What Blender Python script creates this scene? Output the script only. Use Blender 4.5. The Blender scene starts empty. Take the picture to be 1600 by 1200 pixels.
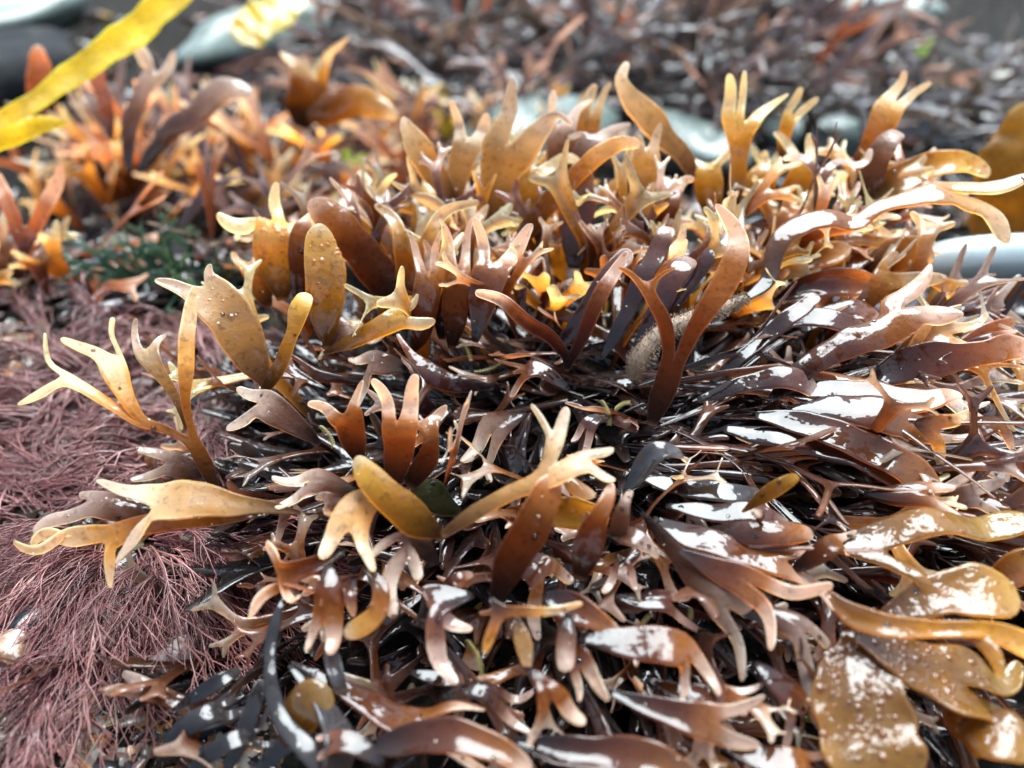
import bpy, math, random
import numpy as np

R = math.radians
SC = bpy.context.scene
COL = SC.collection
CM = 0.01
rng = random.Random(7)
npr = np.random.RandomState(11)

# ------------------------------------------------------------------ camera
PITCH = R(38.0)
CAM = np.array([0.0, 0.0, 15.3])                      # centimetres
FW = np.array([0.0, math.cos(PITCH), -math.sin(PITCH)])
RT = np.array([1.0, 0.0, 0.0])
UPV = np.array([0.0, math.sin(PITCH), math.cos(PITCH)])
TH = math.tan(R(30.0))
cam = bpy.data.cameras.new('camera')
cam.sensor_width = 36.0
cam.lens = 18.0 / TH
cam.clip_start = 0.005
cam.clip_end = 100.0
cam.dof.use_dof = True
cam.dof.focus_distance = 0.182
cam.dof.aperture_fstop = 9.5
camo = bpy.data.objects.new('camera', cam)
COL.objects.link(camo)
camo.location = CAM * CM
camo.rotation_euler = (R(90) - PITCH, 0, 0)
SC.camera = camo

# ------------------------------------------------------------------ sky and sun (overcast)
SUN_EL, SUN_AZ = R(66), R(18)                         # azimuth from +y towards +x
w = bpy.data.worlds.new('World'); SC.world = w; w.use_nodes = True
nt = w.node_tree; nt.nodes.clear()
sky = nt.nodes.new('ShaderNodeTexSky'); sky.sky_type = 'NISHITA'; sky.sun_disc = False
sky.sun_elevation = SUN_EL; sky.sun_rotation = SUN_AZ
sky.air_density = 1.0; sky.dust_density = 2.0; sky.ozone_density = 1.0
bw = nt.nodes.new('ShaderNodeRGBToBW')
mx = nt.nodes.new('ShaderNodeMix'); mx.data_type = 'RGBA'; mx.inputs[0].default_value = 0.5
bg = nt.nodes.new('ShaderNodeBackground'); bg.inputs[1].default_value = 0.058
wo = nt.nodes.new('ShaderNodeOutputWorld')
nt.links.new(sky.outputs[0], bw.inputs[0]); nt.links.new(sky.outputs[0], mx.inputs[6])
nt.links.new(bw.outputs[0], mx.inputs[7]); nt.links.new(mx.outputs[2], bg.inputs[0])
nt.links.new(bg.outputs[0], wo.inputs[0])
sun = bpy.data.lights.new('sun', 'SUN'); sun.energy = 1.4; sun.angle = R(46); sun.color = (0.88, 0.97, 1.0)
suno = bpy.data.objects.new('sun', sun); COL.objects.link(suno)
suno.rotation_euler = (R(90) - SUN_EL, 0, math.pi - SUN_AZ)
SC.view_settings.view_transform = 'Standard'; SC.view_settings.look = 'None'
SC.view_settings.gamma = 1.0; SC.view_settings.exposure = 3.6
SC.view_settings.use_curve_mapping = False
SC.cycles.use_denoising = True
SC.cycles.max_bounces = 5; SC.cycles.diffuse_bounces = 3; SC.cycles.glossy_bounces = 2
SC.cycles.caustics_reflective = False; SC.cycles.caustics_refractive = False
try:
    SC.cycles.debug_bvh_type = 'STATIC_BVH'; SC.cycles.debug_use_spatial_splits = True; SC.cycles.debug_use_compact_bvh = False
    SC.cycles.transparent_max_bounces = 4
    SC.cycles.use_adaptive_sampling = True; SC.cycles.adaptive_threshold = 0.02
except Exception:
    pass

def ray(px, py):
    u = (px - 800) / 800 * TH; v = -(py - 600) / 800 * TH
    return FW + u * RT + v * UPV
def P(px, py, d):
    return CAM + d * ray(px, py)
def PXW(d):                                           # centimetres per photo pixel at depth d
    return d * TH / 800
def nrm(a):
    return a / (np.linalg.norm(a) + 1e-12)

# ------------------------------------------------------------------ materials
def new_mat(name):
    m = bpy.data.materials.new(name); m.use_nodes = True
    n = m.node_tree.nodes; n.clear()
    o = n.new('ShaderNodeOutputMaterial'); b = n.new('ShaderNodeBsdfPrincipled')
    m.node_tree.links.new(b.outputs[0], o.inputs[0])
    return m, m.node_tree, b
def noise(t, scale, detail=3, rough=0.5, vec=None):
    k = t.nodes.new('ShaderNodeTexNoise'); k.inputs['Scale'].default_value = scale
    k.inputs['Detail'].default_value = detail; k.inputs['Roughness'].default_value = rough
    if vec: t.links.new(vec, k.inputs['Vector'])
    return k
def ramp(t, src, stops):
    r = t.nodes.new('ShaderNodeValToRGB'); e = r.color_ramp.elements
    while len(e) < len(stops): e.new(0.5)
    for i, (p, c) in enumerate(stops):
        e[i].position = p; e[i].color = (c if len(c) == 4 else (*c, 1)) if hasattr(c, '__len__') else (c, c, c, 1)
    t.links.new(src, r.inputs[0]); return r
def mathn(t, op, a, b=None, clamp=False):
    k = t.nodes.new('ShaderNodeMath'); k.operation = op; k.use_clamp = clamp
    for i, s in enumerate((a, b)):
        if s is None: continue
        if isinstance(s, (int, float)): k.inputs[i].default_value = s
        else: t.links.new(s, k.inputs[i])
    return k.outputs[0]
def mixc(t, mode, f, a, b):
    k = t.nodes.new('ShaderNodeMix'); k.data_type = 'RGBA'; k.blend_type = mode
    for i, s in ((0, f), (6, a), (7, b)):
        if isinstance(s, (int, float)): k.inputs[i].default_value = s
        elif isinstance(s, tuple): k.inputs[i].default_value = (*s, 1)
        else: t.links.new(s, k.inputs[i])
    return k.outputs[2]

def mat_frond(name='seaweed_frond', cb=0.34, cs=150):
    m, t, b = new_mat(name)
    at = t.nodes.new('ShaderNodeAttribute'); at.attribute_name = 'Col'
    tc = t.nodes.new('ShaderNodeTexCoord'); ob = tc.outputs['Object']
    n1 = noise(t, 90, 2, 0.6, ob); n2 = noise(t, 700, 1, 0.6, ob)
    v1 = ramp(t, n1.outputs[0], [(0.25, 0.62), (0.75, 1.25)])
    c = mixc(t, 'MULTIPLY', 1.0, at.outputs['Color'], v1.outputs[0])
    sp = ramp(t, n2.outputs[0], [(0.30, 0.5), (0.42, 1.0)])
    c = mixc(t, 'MULTIPLY', 0.6, c, sp.outputs[0])
    t.links.new(c, b.inputs['Base Color'])
    wet = at.outputs['Alpha']
    n3 = noise(t, 150, 4, 0.68, ob)
    mask = mathn(t, 'ADD', n3.outputs[0], mathn(t, 'MULTIPLY', mathn(t, 'SUBTRACT', wet, 0.5), 0.6))
    mk = ramp(t, mask, [(0.465, 0.0), (0.535, 1.0)])
    rg = t.nodes.new('ShaderNodeMapRange'); t.links.new(mk.outputs[0], rg.inputs[0])
    rg.inputs[3].default_value = 0.40; rg.inputs[4].default_value = 0.5
    lm = t.nodes.new('ShaderNodeRGBToBW'); t.links.new(at.outputs['Color'], lm.inputs[0])
    sl = t.nodes.new('ShaderNodeMapRange'); t.links.new(lm.outputs[0], sl.inputs[0])
    sl.inputs[1].default_value = 0.03; sl.inputs[2].default_value = 0.22; sl.inputs[3].default_value = 0.06; sl.inputs[4].default_value = 0.40
    t.links.new(sl.outputs[0], b.inputs['Specular IOR Level'])
    t.links.new(rg.outputs[0], b.inputs['Roughness'])
    b.inputs['IOR'].default_value = 1.42
    t.links.new(mk.outputs[0], b.inputs['Coat Weight'])
    b.inputs['Coat Roughness'].default_value = 0.05; b.inputs['Coat IOR'].default_value = 1.5
    bp = t.nodes.new('ShaderNodeBump'); bp.inputs['Strength'].default_value = 0.6; bp.inputs['Distance'].default_value = 0.0005
    t.links.new(noise(t, 520, 3, 0.6, ob).outputs[0], bp.inputs['Height'])
    t.links.new(bp.outputs[0], b.inputs['Normal'])
    bp2 = t.nodes.new('ShaderNodeBump'); bp2.inputs['Strength'].default_value = cb; bp2.inputs['Distance'].default_value = 0.0010
    t.links.new(noise(t, cs, 3, 0.55, ob).outputs[0], bp2.inputs['Height'])
    t.links.new(bp2.outputs[0], b.inputs['Coat Normal'])
    # thin wet tissue lets light through; inside the sheet the far skin is clear
    tr = t.nodes.new('ShaderNodeBsdfTranslucent')
    t.links.new(mixc(t, 'MULTIPLY', 1.0, c, (2.4, 1.75, 1.15)), tr.inputs[0])
    ms = t.nodes.new('ShaderNodeMixShader'); ms.inputs[0].default_value = 0.5
    t.links.new(b.outputs[0], ms.inputs[1]); t.links.new(tr.outputs[0], ms.inputs[2])
    gg = t.nodes.new('ShaderNodeNewGeometry'); tp = t.nodes.new('ShaderNodeBsdfTransparent')
    m2 = t.nodes.new('ShaderNodeMixShader'); t.links.new(gg.outputs['Backfacing'], m2.inputs[0])
    t.links.new(ms.outputs[0], m2.inputs[1]); t.links.new(tp.outputs[0], m2.inputs[2])
    out = [k for k in t.nodes if k.type == 'OUTPUT_MATERIAL'][0]
    t.links.new(m2.outputs[0], out.inputs[0])
    return m
M_FROND = mat_frond()
M_BUMPY = mat_frond('bumpy_blade', 0.75, 240)

def mat_rock(name, stops, scale, rough=0.35, bump=0.002, coat=0.0, spec=0.15):
    m, t, b = new_mat(name)
    tc = t.nodes.new('ShaderNodeTexCoord'); ob = tc.outputs['Object']
    n1 = noise(t, scale, 8, 0.65, ob)
    r1 = ramp(t, n1.outputs[0], stops)
    t.links.new(r1.outputs[0], b.inputs['Base Color'])
    b.inputs['Roughness'].default_value = rough; b.inputs['Specular IOR Level'].default_value = spec
    b.inputs['Coat Weight'].default_value = coat * .4; b.inputs['Coat Roughness'].default_value = 0.15
    bp = t.nodes.new('ShaderNodeBump'); bp.inputs['Strength'].default_value = 0.6; bp.inputs['Distance'].default_value = bump
    t.links.new(noise(t, scale * 3, 6, 0.6, ob).outputs[0], bp.inputs['Height'])
    t.links.new(bp.outputs[0], b.inputs['Normal'])
    return m
def mat_plain(name, colr, rough=0.4, coat=0.0, sss=0.0, var=0.4, scale=200, bump=0.0003):
    m, t, b = new_mat(name)
    tc = t.nodes.new('ShaderNodeTexCoord'); ob = tc.outputs['Object']
    n1 = noise(t, scale, 5, 0.6, ob)
    v = ramp(t, n1.outputs[0], [(0.3, 1 - var), (0.7, 1 + var * 0.5)])
    t.links.new(mixc(t, 'MULTIPLY', 1.0, tuple(colr), v.outputs[0]), b.inputs['Base Color'])
    b.inputs['Roughness'].default_value = rough; b.inputs['Coat Weight'].default_value = coat
    b.inputs['Coat Roughness'].default_value = 0.06
    if sss > 1:
        b.inputs['Subsurface Weight'].default_value = sss; b.inputs['Subsurface Scale'].default_value = 0.002
        b.inputs['Subsurface Radius'].default_value = (1, .6, .25)
    bp = t.nodes.new('ShaderNodeBump'); bp.inputs['Strength'].default_value = 0.5; bp.inputs['Distance'].default_value = bump
    t.links.new(noise(t, scale * 3, 4, 0.6, ob).outputs[0], bp.inputs['Height'])
    t.links.new(bp.outputs[0], b.inputs['Normal'])
    return m
M_GROUND = mat_rock('wet_rock', [(0.30, (0.0015, 0.002, 0.002)), (0.50, (0.005, 0.005, 0.0045)), (0.60, (0.02, 0.017, 0.012)), (0.66, (0.008, 0.007, 0.006)), (0.74, (0.09, 0.08, 0.045))], 160, 0.6, 0.003, 0.0, 0.02)
M_PALE = mat_rock('pale_wet_stone', [(0.3, (0.035, 0.05, 0.048)), (0.48, (0.085, 0.115, 0.105)), (0.56, (0.05, 0.065, 0.055)), (0.75, (0.14, 0.165, 0.145))], 70, 0.35, 0.001, 0.5)
M_DARKSTONE = mat_rock('dark_wet_stone', [(0.3, (0.003, 0.004, 0.005)), (0.55, (0.010, 0.011, 0.012)), (0.8, (0.04, 0.04, 0.03))], 60, 0.6, 0.004, 0.0, 0.04)
M_MUSSEL = mat_plain('mussel_shell', (0.004, 0.005, 0.009), 0.3, 0.4, 0, 0.6, 120)
M_MAT = mat_plain('red_filament', (0.135, 0.040, 0.038), 0.45, 0.4, 0.3, 0.6, 60)
M_HYDROID = mat_plain('yellow_thread', (0.2, 0.17, 0.05), 0.5, 0.2, 0.4, 0.4, 300)
M_GREEN = mat_plain('green_algae', (0.02, 0.075, 0.045), 0.35, 0.5, 0.3, 0.4, 100)
M_LETTUCE = mat_plain('sea_lettuce', (0.22, 0.50, 0.05), 0.3, 0.5, 0.6, 0.3, 100)
M_FUZZ = mat_plain('bryozoan_fuzz', (0.11, 0.07, 0.04), 0.7, 0.0, 0.2, 0.5, 300)
M_STIPE = mat_plain('kelp_stipe', (0.17, 0.215, 0.225), 0.4, 0.2, 0.2, 0.15, 40)
M_SHELLBIT = mat_plain('shell_bits', (0.30, 0.26, 0.18), 0.5, 0.1, 0, 0.5, 300)

# ------------------------------------------------------------------ objects
def link(name, me, mat, parent=None, loc=(0, 0, 0)):
    o = bpy.data.objects.new(name, me)
    if mat: me.materials.append(mat)
    COL.objects.link(o); o.location = loc
    if parent: o.parent = parent
    return o
def empty(name, label, cat, loc_cm, group=None):
    o = bpy.data.objects.new(name, None); COL.objects.link(o)
    o.empty_display_size = 0.01
    o.location = np.array(loc_cm) * CM
    o['label'] = label; o['category'] = cat
    if group: o['group'] = group
    return o
def tag(o, label, cat, group=None, kind=None):
    if label: o['label'] = label
    if cat: o['category'] = cat
    if group: o['group'] = group
    if kind: o['kind'] = kind
    return o
def mesh_arrays(name, V, F, cols=None, smooth=True, flat_from=None):
    """V (n,3) metres; F list of int arrays, each (k,3) or (k,4)."""
    me = bpy.data.meshes.new(name)
    me.vertices.add(len(V)); me.vertices.foreach_set('co', np.asarray(V, np.float32).ravel())
    idx = np.concatenate([np.asarray(f, np.int32).ravel() for f in F])
    tot = np.concatenate([np.full(len(f), np.asarray(f).shape[1], np.int32) for f in F])
    st = np.concatenate([[0], np.cumsum(tot)[:-1]]).astype(np.int32)
    me.loops.add(len(idx)); me.loops.foreach_set('vertex_index', idx)
    me.polygons.add(len(tot)); me.polygons.foreach_set('loop_start', st)
    me.polygons.foreach_set('loop_total', tot)
    me.update(calc_edges=True)
    if cols is not None:
        a = me.attributes.new('Col', 'FLOAT_COLOR', 'POINT')
        a.data.foreach_set('color', np.asarray(cols, np.float32).ravel())
    if smooth:
        sm = np.ones(len(tot), bool)
        if flat_from is not None: sm[flat_from:] = False
        me.polygons.foreach_set('use_smooth', sm)
    me.update()
    return me

# ------------------------------------------------------------------ frond geometry
PAL = {  # root, middle, tip, tip end; pale tips part pigment, part painted sky reflection
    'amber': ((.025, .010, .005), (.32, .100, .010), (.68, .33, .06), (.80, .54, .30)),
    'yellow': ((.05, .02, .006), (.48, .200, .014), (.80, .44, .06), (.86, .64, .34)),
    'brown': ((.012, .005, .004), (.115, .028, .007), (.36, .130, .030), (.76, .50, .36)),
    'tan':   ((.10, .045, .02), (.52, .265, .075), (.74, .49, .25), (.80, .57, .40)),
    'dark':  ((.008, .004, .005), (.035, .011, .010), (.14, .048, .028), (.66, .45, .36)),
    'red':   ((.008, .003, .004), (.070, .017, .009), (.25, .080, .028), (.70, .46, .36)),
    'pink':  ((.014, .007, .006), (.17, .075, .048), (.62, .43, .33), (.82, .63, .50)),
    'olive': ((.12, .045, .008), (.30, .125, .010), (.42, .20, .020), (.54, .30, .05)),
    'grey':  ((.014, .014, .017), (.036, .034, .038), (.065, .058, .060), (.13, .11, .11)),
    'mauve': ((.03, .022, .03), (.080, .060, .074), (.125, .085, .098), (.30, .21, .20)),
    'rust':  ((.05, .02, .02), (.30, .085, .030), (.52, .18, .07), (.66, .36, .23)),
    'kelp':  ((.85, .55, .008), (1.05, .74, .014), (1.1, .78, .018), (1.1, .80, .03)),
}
PIG = 0.45
def catmull(pts, n):
    pts = np.asarray(pts, float)
    p = np.vstack([2 * pts[0] - pts[1], pts, 2 * pts[-1] - pts[-2]])
    seg = np.linalg.norm(np.diff(pts[:, :3], axis=0), axis=1) + 1e-9
    cum = np.concatenate([[0], np.cumsum(seg)])
    s = np.asarray(n) * cum[-1]
    i = np.clip(np.searchsorted(cum, s, side='right') - 1, 0, len(seg) - 1)
    u = ((s - cum[i]) / seg[i])[:, None]
    a, b, c, d = p[i], p[i + 1], p[i + 2], p[i + 3]
    return 0.5 * (2 * b + (c - a) * u + (2 * a - 5 * b + 4 * c - d) * u * u + (3 * b - a - 3 * c + d) * u ** 3), cum[-1]
def blen(br, extra=0):
    p = np.array([q[:3] for q in br['p']])
    L = np.linalg.norm(np.diff(p, axis=0), axis=1).sum() if len(p) > 1 else 0.3
    return L + (max(blen(k) for k in br['k']) if br['k'] else 0)

def frond_mesh(tree, nvec, ncol=12, thick=0.024, curl=0.2, ruf=0.06, wav=0.03, pal='brown', wet=0.5, seed=0, twist=0.0, tone=1.0, step=0.14, recurve=0.0):
    """tree: {'p': [(x,y,z,halfwidth)...] cm, 'k': [subtrees]}.  Returns verts (cm), faces, colours, top-surface samples."""
    rs = np.random.RandomState(seed)
    V, PR, T, F = [], [], [], []
    total = blen(tree) + 1e-6
    ph = rs.rand(4) * 6.28
    cv = curl * 1.3
    def sweep(br, nc, start, s0, tw0):
        pts = [np.array(q, float) for q in br['p']]
        if start is not None:
            c0 = start['c']
            pts = [np.array([*c0, max(min(start['hw'], pts[0][3] * 1.15), pts[0][3] * 0.8)])] + pts
        if len(pts) < 2: return
        L0 = sum(np.linalg.norm(pts[i + 1][:3] - pts[i][:3]) for i in range(len(pts) - 1))
        tip = not br['k']
        nrow = int(max(5, min(70, L0 / step)))
        us = np.linspace(0, 1, nrow)
        if tip:
            htip = max(pts[-1][3], 0.05)
            fr = min(0.4, htip / max(L0, 1e-3))
            us = np.concatenate([np.linspace(0, 1 - fr, nrow), 1 - fr * (1 - np.sin(np.linspace(0, 1, 5)[1:] * math.pi / 2))])
        Q, L = catmull(pts, us)
        C, hw = Q[:, :3], np.maximum(Q[:, 3], 0.02)
        tg = np.gradient(C, axis=0); tg /= np.linalg.norm(tg, axis=1)[:, None] + 1e-9
        s = us * L
        cs = np.linspace(-1, 1, nc + 1)
        Nn = nvec[None] - (tg @ nvec)[:, None] * tg; Nn /= np.linalg.norm(Nn, axis=1)[:, None] + 1e-9
        Sd = np.stack([tg[:, 1] * Nn[:, 2] - tg[:, 2] * Nn[:, 1], tg[:, 2] * Nn[:, 0] - tg[:, 0] * Nn[:, 2], tg[:, 0] * Nn[:, 1] - tg[:, 1] * Nn[:, 0]], 1)
        an = tw0 + twist * (s0 + s) / total
        ca, sa = np.cos(an)[:, None], np.sin(an)[:, None]
        Sd, Nn = Sd * ca + Nn * sa, Nn * ca - Sd * sa
        hh = hw.copy()
        if tip:
            rr = np.clip((L - s) / htip, 0, 1)
            hh *= np.maximum(0.18, np.sqrt(np.maximum(0, 1 - (1 - rr) ** 2)))
        if start is None:
            k = np.clip(s / min(0.6, 0.3 * total), 0, 1); hh *= 0.45 + 0.55 * k * k * (3 - 2 * k)
        SS = (s0 + s)[:, None]; c1 = cs[None]; ac = np.abs(c1); sg = np.sign(c1)
        off = wav * (np.sin(SS * 2.1 + ph[0]) + 0.6 * np.sin(SS * 4.7 + ph[1])) * np.minimum(1, SS)
        lat = hh[:, None] * c1 * (1 + 0.09 * np.sin(SS * 3.1 + ph[1] + 2.2 * sg) * ac + 0.05 * np.sin(SS * 9.0 + ph[2] + sg) * ac)
        if nc >= 3:
            jl = rs.normal(0, .035, (len(us), 2)); jl[1:-1] = (jl[:-2] + 2 * jl[1:-1] + jl[2:]) / 3
            lat[:, 0] *= 1 + jl[:, 0]; lat[:, -1] *= 1 + jl[:, 1]
        nor = off + hh[:, None] * (cv * (c1 ** 2 - 0.33) + ruf * c1 * np.sin(SS * 5.0 + ph[2] + 1.3 * c1) + ruf * ac ** 3 * np.sin(SS * 8.0 + ph[3] + 2 * sg))
        PP = C[:, None] + Sd[:, None] * lat[..., None] + Nn[:, None] * nor[..., None]
        rows = [(PP[i], Nn[i], Sd[i], hh[i]) for i in range(len(us))]
        first = 0
        if start is not None:
            res = start['row'] - rows[0][0]
            fade = max(1.6 * start['hw'], 0.12)
            for i in range(len(rows)):
                k = min(1, s[i] / fade); k = 1 - k * k * (3 - 2 * k)
                if k > 0: rows[i] = (rows[i][0] + res * k, *rows[i][1:])
        prev = None
        for i, (prow, n, sd, h) in enumerate(rows):
            if i == 0 and start is not None:
                ids = start['ids']
            else:
                ids = list(range(len(V), len(V) + nc + 1))
                V.extend(prow)
                PR.extend(np.full(nc + 1, min(1, 0.5 + h / 0.4)))
                T.extend([(s0 + s[i]) / total] * (nc + 1))
            if prev is not None:
                for j in range(nc): F.append((prev[j], prev[j + 1], ids[j + 1], ids[j]))
            prev = ids
        if br['k']:
            prow, n, sd, h = rows[-1]
            Vend = np.array([V[q] for q in prev])
            ks = sorted(br['k'], key=lambda k: float(np.dot(np.array(k['p'][min(1, len(k['p']) - 1)][:3]) - C[-1], sd)))
            ws = np.array([max(k['p'][0][3], 0.04) for k in ks]); cut = np.concatenate([[0], np.cumsum(ws) / ws.sum()])
            cc = np.round(cut * nc).astype(int)
            for q in range(1, len(cc)):
                cc[q] = max(cc[q], cc[q - 1] + 1)
            over = cc[-1] - nc
            if over > 0:
                return
            for q, k in enumerate(ks):
                a, b_ = cc[q], cc[q + 1]
                row = Vend[a:b_ + 1]
                sweep(k, b_ - a, {'c': row.mean(0), 'row': row, 'ids': prev[a:b_ + 1], 'hw': max(np.linalg.norm(row[-1] - row[0]) / 2, 0.03)}, s0 + L, tw0)
    sweep(tree, ncol, None, 0.0, 0.0)
    V = np.array(V); F = np.array(F, int); PR = np.array(PR); T = np.array(T)
    if recurve:
        V = V - nvec[None] * (recurve * np.clip((T - .62) / .38, 0, 1) ** 2)[:, None]
    nv = len(V)
    # boundary edges
    E = np.concatenate([F[:, [0, 1]], F[:, [1, 2]], F[:, [2, 3]], F[:, [3, 0]]])
    key = np.sort(E, axis=1); kk = key[:, 0].astype(np.int64) * nv + key[:, 1]
    _, inv, cnt = np.unique(kk, return_inverse=True, return_counts=True)
    bd = E[cnt[inv] == 1]
    isb = np.zeros(nv, bool); isb[bd.ravel()] = True
    # relax (rounds the forks)
    uk = np.unique(kk); ue = np.stack([uk // nv, uk % nv], 1)
    for it in range(3):
        acc = np.zeros((nv, 3)); cn = np.zeros(nv)
        use = ue[~(isb[ue[:, 0]] | isb[ue[:, 1]])]
        ib = ue[isb[ue[:, 0]] ^ isb[ue[:, 1]]]
        for e0, e1 in ((0, 1), (1, 0)):
            np.add.at(acc, use[:, e0], V[use[:, e1]]); np.add.at(cn, use[:, e0], 1)
            sel = ib[~isb[ib[:, e0]]]
            np.add.at(acc, sel[:, e0], V[sel[:, e1]]); np.add.at(cn, sel[:, e0], 1)
            np.add.at(acc, bd[:, e0], V[bd[:, e1]]); np.add.at(cn, bd[:, e0], 1)
        ok = cn > 1
        V[ok] = V[ok] * 0.55 + 0.45 * acc[ok] / cn[ok][:, None]
    fn = np.cross(V[F[:, 2]] - V[F[:, 0]], V[F[:, 3]] - V[F[:, 1]])
    N = np.zeros((nv, 3))
    for q in range(4): np.add.at(N, F[:, q], fn)
    N /= np.linalg.norm(N, axis=1)[:, None] + 1e-12
    th = thick * PR * np.where(isb, 0.6, 1.0)
    top = V + N * th[:, None]; bot = V - N * th[:, None]
    VV = np.vstack([top, bot])
    rim = np.stack([bd[:, 0], bd[:, 0] + nv, bd[:, 1] + nv, bd[:, 1]], 1)
    FF = np.vstack([F, F[:, ::-1] + nv, rim])
    # pigment, with sky reflection partly painted into the pale tips
    c = [np.array(q) for q in PAL[pal]]
    t = T[:, None]; lum = rs.uniform(0.82, 1.2) * tone * PIG
    def ss(a, b, x): k = np.clip((x - a) / (b - a), 0, 1); return k * k * (3 - 2 * k)
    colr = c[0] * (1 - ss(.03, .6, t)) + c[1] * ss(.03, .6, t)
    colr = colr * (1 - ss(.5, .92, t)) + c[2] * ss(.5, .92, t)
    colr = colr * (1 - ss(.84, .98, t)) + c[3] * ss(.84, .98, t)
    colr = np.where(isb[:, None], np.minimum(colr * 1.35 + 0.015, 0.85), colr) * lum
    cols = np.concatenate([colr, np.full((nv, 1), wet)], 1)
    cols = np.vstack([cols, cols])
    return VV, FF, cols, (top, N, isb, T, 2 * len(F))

FR_COUNT = [0]
SKIN = []                                             # points on frond skins where drops and grit may sit
def put_frond(tree, nvec, parent, name='frond', label=None, papillae=0, pap_range=(0.3, 0.95), mat=None, keep=False, **kw):
    FR_COUNT[0] += 1
    kw.setdefault('seed', FR_COUNT[0] * 7 + 3)
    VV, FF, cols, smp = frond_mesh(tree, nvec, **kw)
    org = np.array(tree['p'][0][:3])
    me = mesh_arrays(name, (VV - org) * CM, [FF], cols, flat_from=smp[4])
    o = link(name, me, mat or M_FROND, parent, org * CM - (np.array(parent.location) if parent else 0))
    if label: o['label'] = label
    if keep:
        top, N, isb, T, _ = smp; ok = np.where((~isb) & (T > .25))[0]
        for i in np.random.RandomState(FR_COUNT[0]).choice(ok, min(6, len(ok)), replace=False):
            SKIN.append((top[i], N[i] if N[i].dot(nvec) > 0 else None))
    if papillae:
        top, N, isb, T, _ = smp
        ok = np.where((~isb) & (T > pap_range[0]) & (T < pap_range[1]))[0]
        rs = np.random.RandomState(FR_COUNT[0])
        pv, pf, pc = [], [], []
        for i in rs.choice(ok, min(papillae, len(ok)), replace=False):
            if N[i].dot(nvec) < 0: n = -N[i]
            else: n = N[i]
            r = rs.choice([.015, .022, .03, .045]) * rs.uniform(.8, 1.2)
            q = top[i] + rs.normal(0, .03, 3) * (1 - np.abs(n))
            ax = nrm(np.cross(n, [0.3, 0.9, 0.2])); ay = np.cross(n, ax)
            base = len(pv)
            for (rr, hh) in ((1.8, -0.12), (1.2, 0.10), (0.75, 0.38), (0.35, 0.5)):
                for k in range(7):
                    a = k * 2 * math.pi / 7
                    pv.append(q + r * (rr * (ax * math.cos(a) + ay * math.sin(a)) + n * hh))
            pv.append(q + n * r * 0.5)
            for l in range(3):
                for k in range(7):
                    k2 = (k + 1) % 7
                    pf.append((base + l * 7 + k, base + l * 7 + k2, base + l * 7 + 7 + k2, base + l * 7 + 7 + k))
            for k in range(7):
                pf.append((base + 21 + k, base + 21 + (k + 1) % 7, base + 28, base + 28))
            cc = cols[i].copy(); cc[:3] = cc[:3] * np.array([0.90, 0.78, 0.70]); cc[3] = 0.8
            pc += [cc] * 29
        tri = [f[:3] for f in pf if f[2] == f[3]]; quad = [f for f in pf if f[2] != f[3]]
        me2 = mesh_arrays('papillae', (np.array(pv) - org) * CM, [np.array(quad), np.array(tri)], np.array(pc))
        link('papillae', me2, M_FROND, o)
    return o

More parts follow.
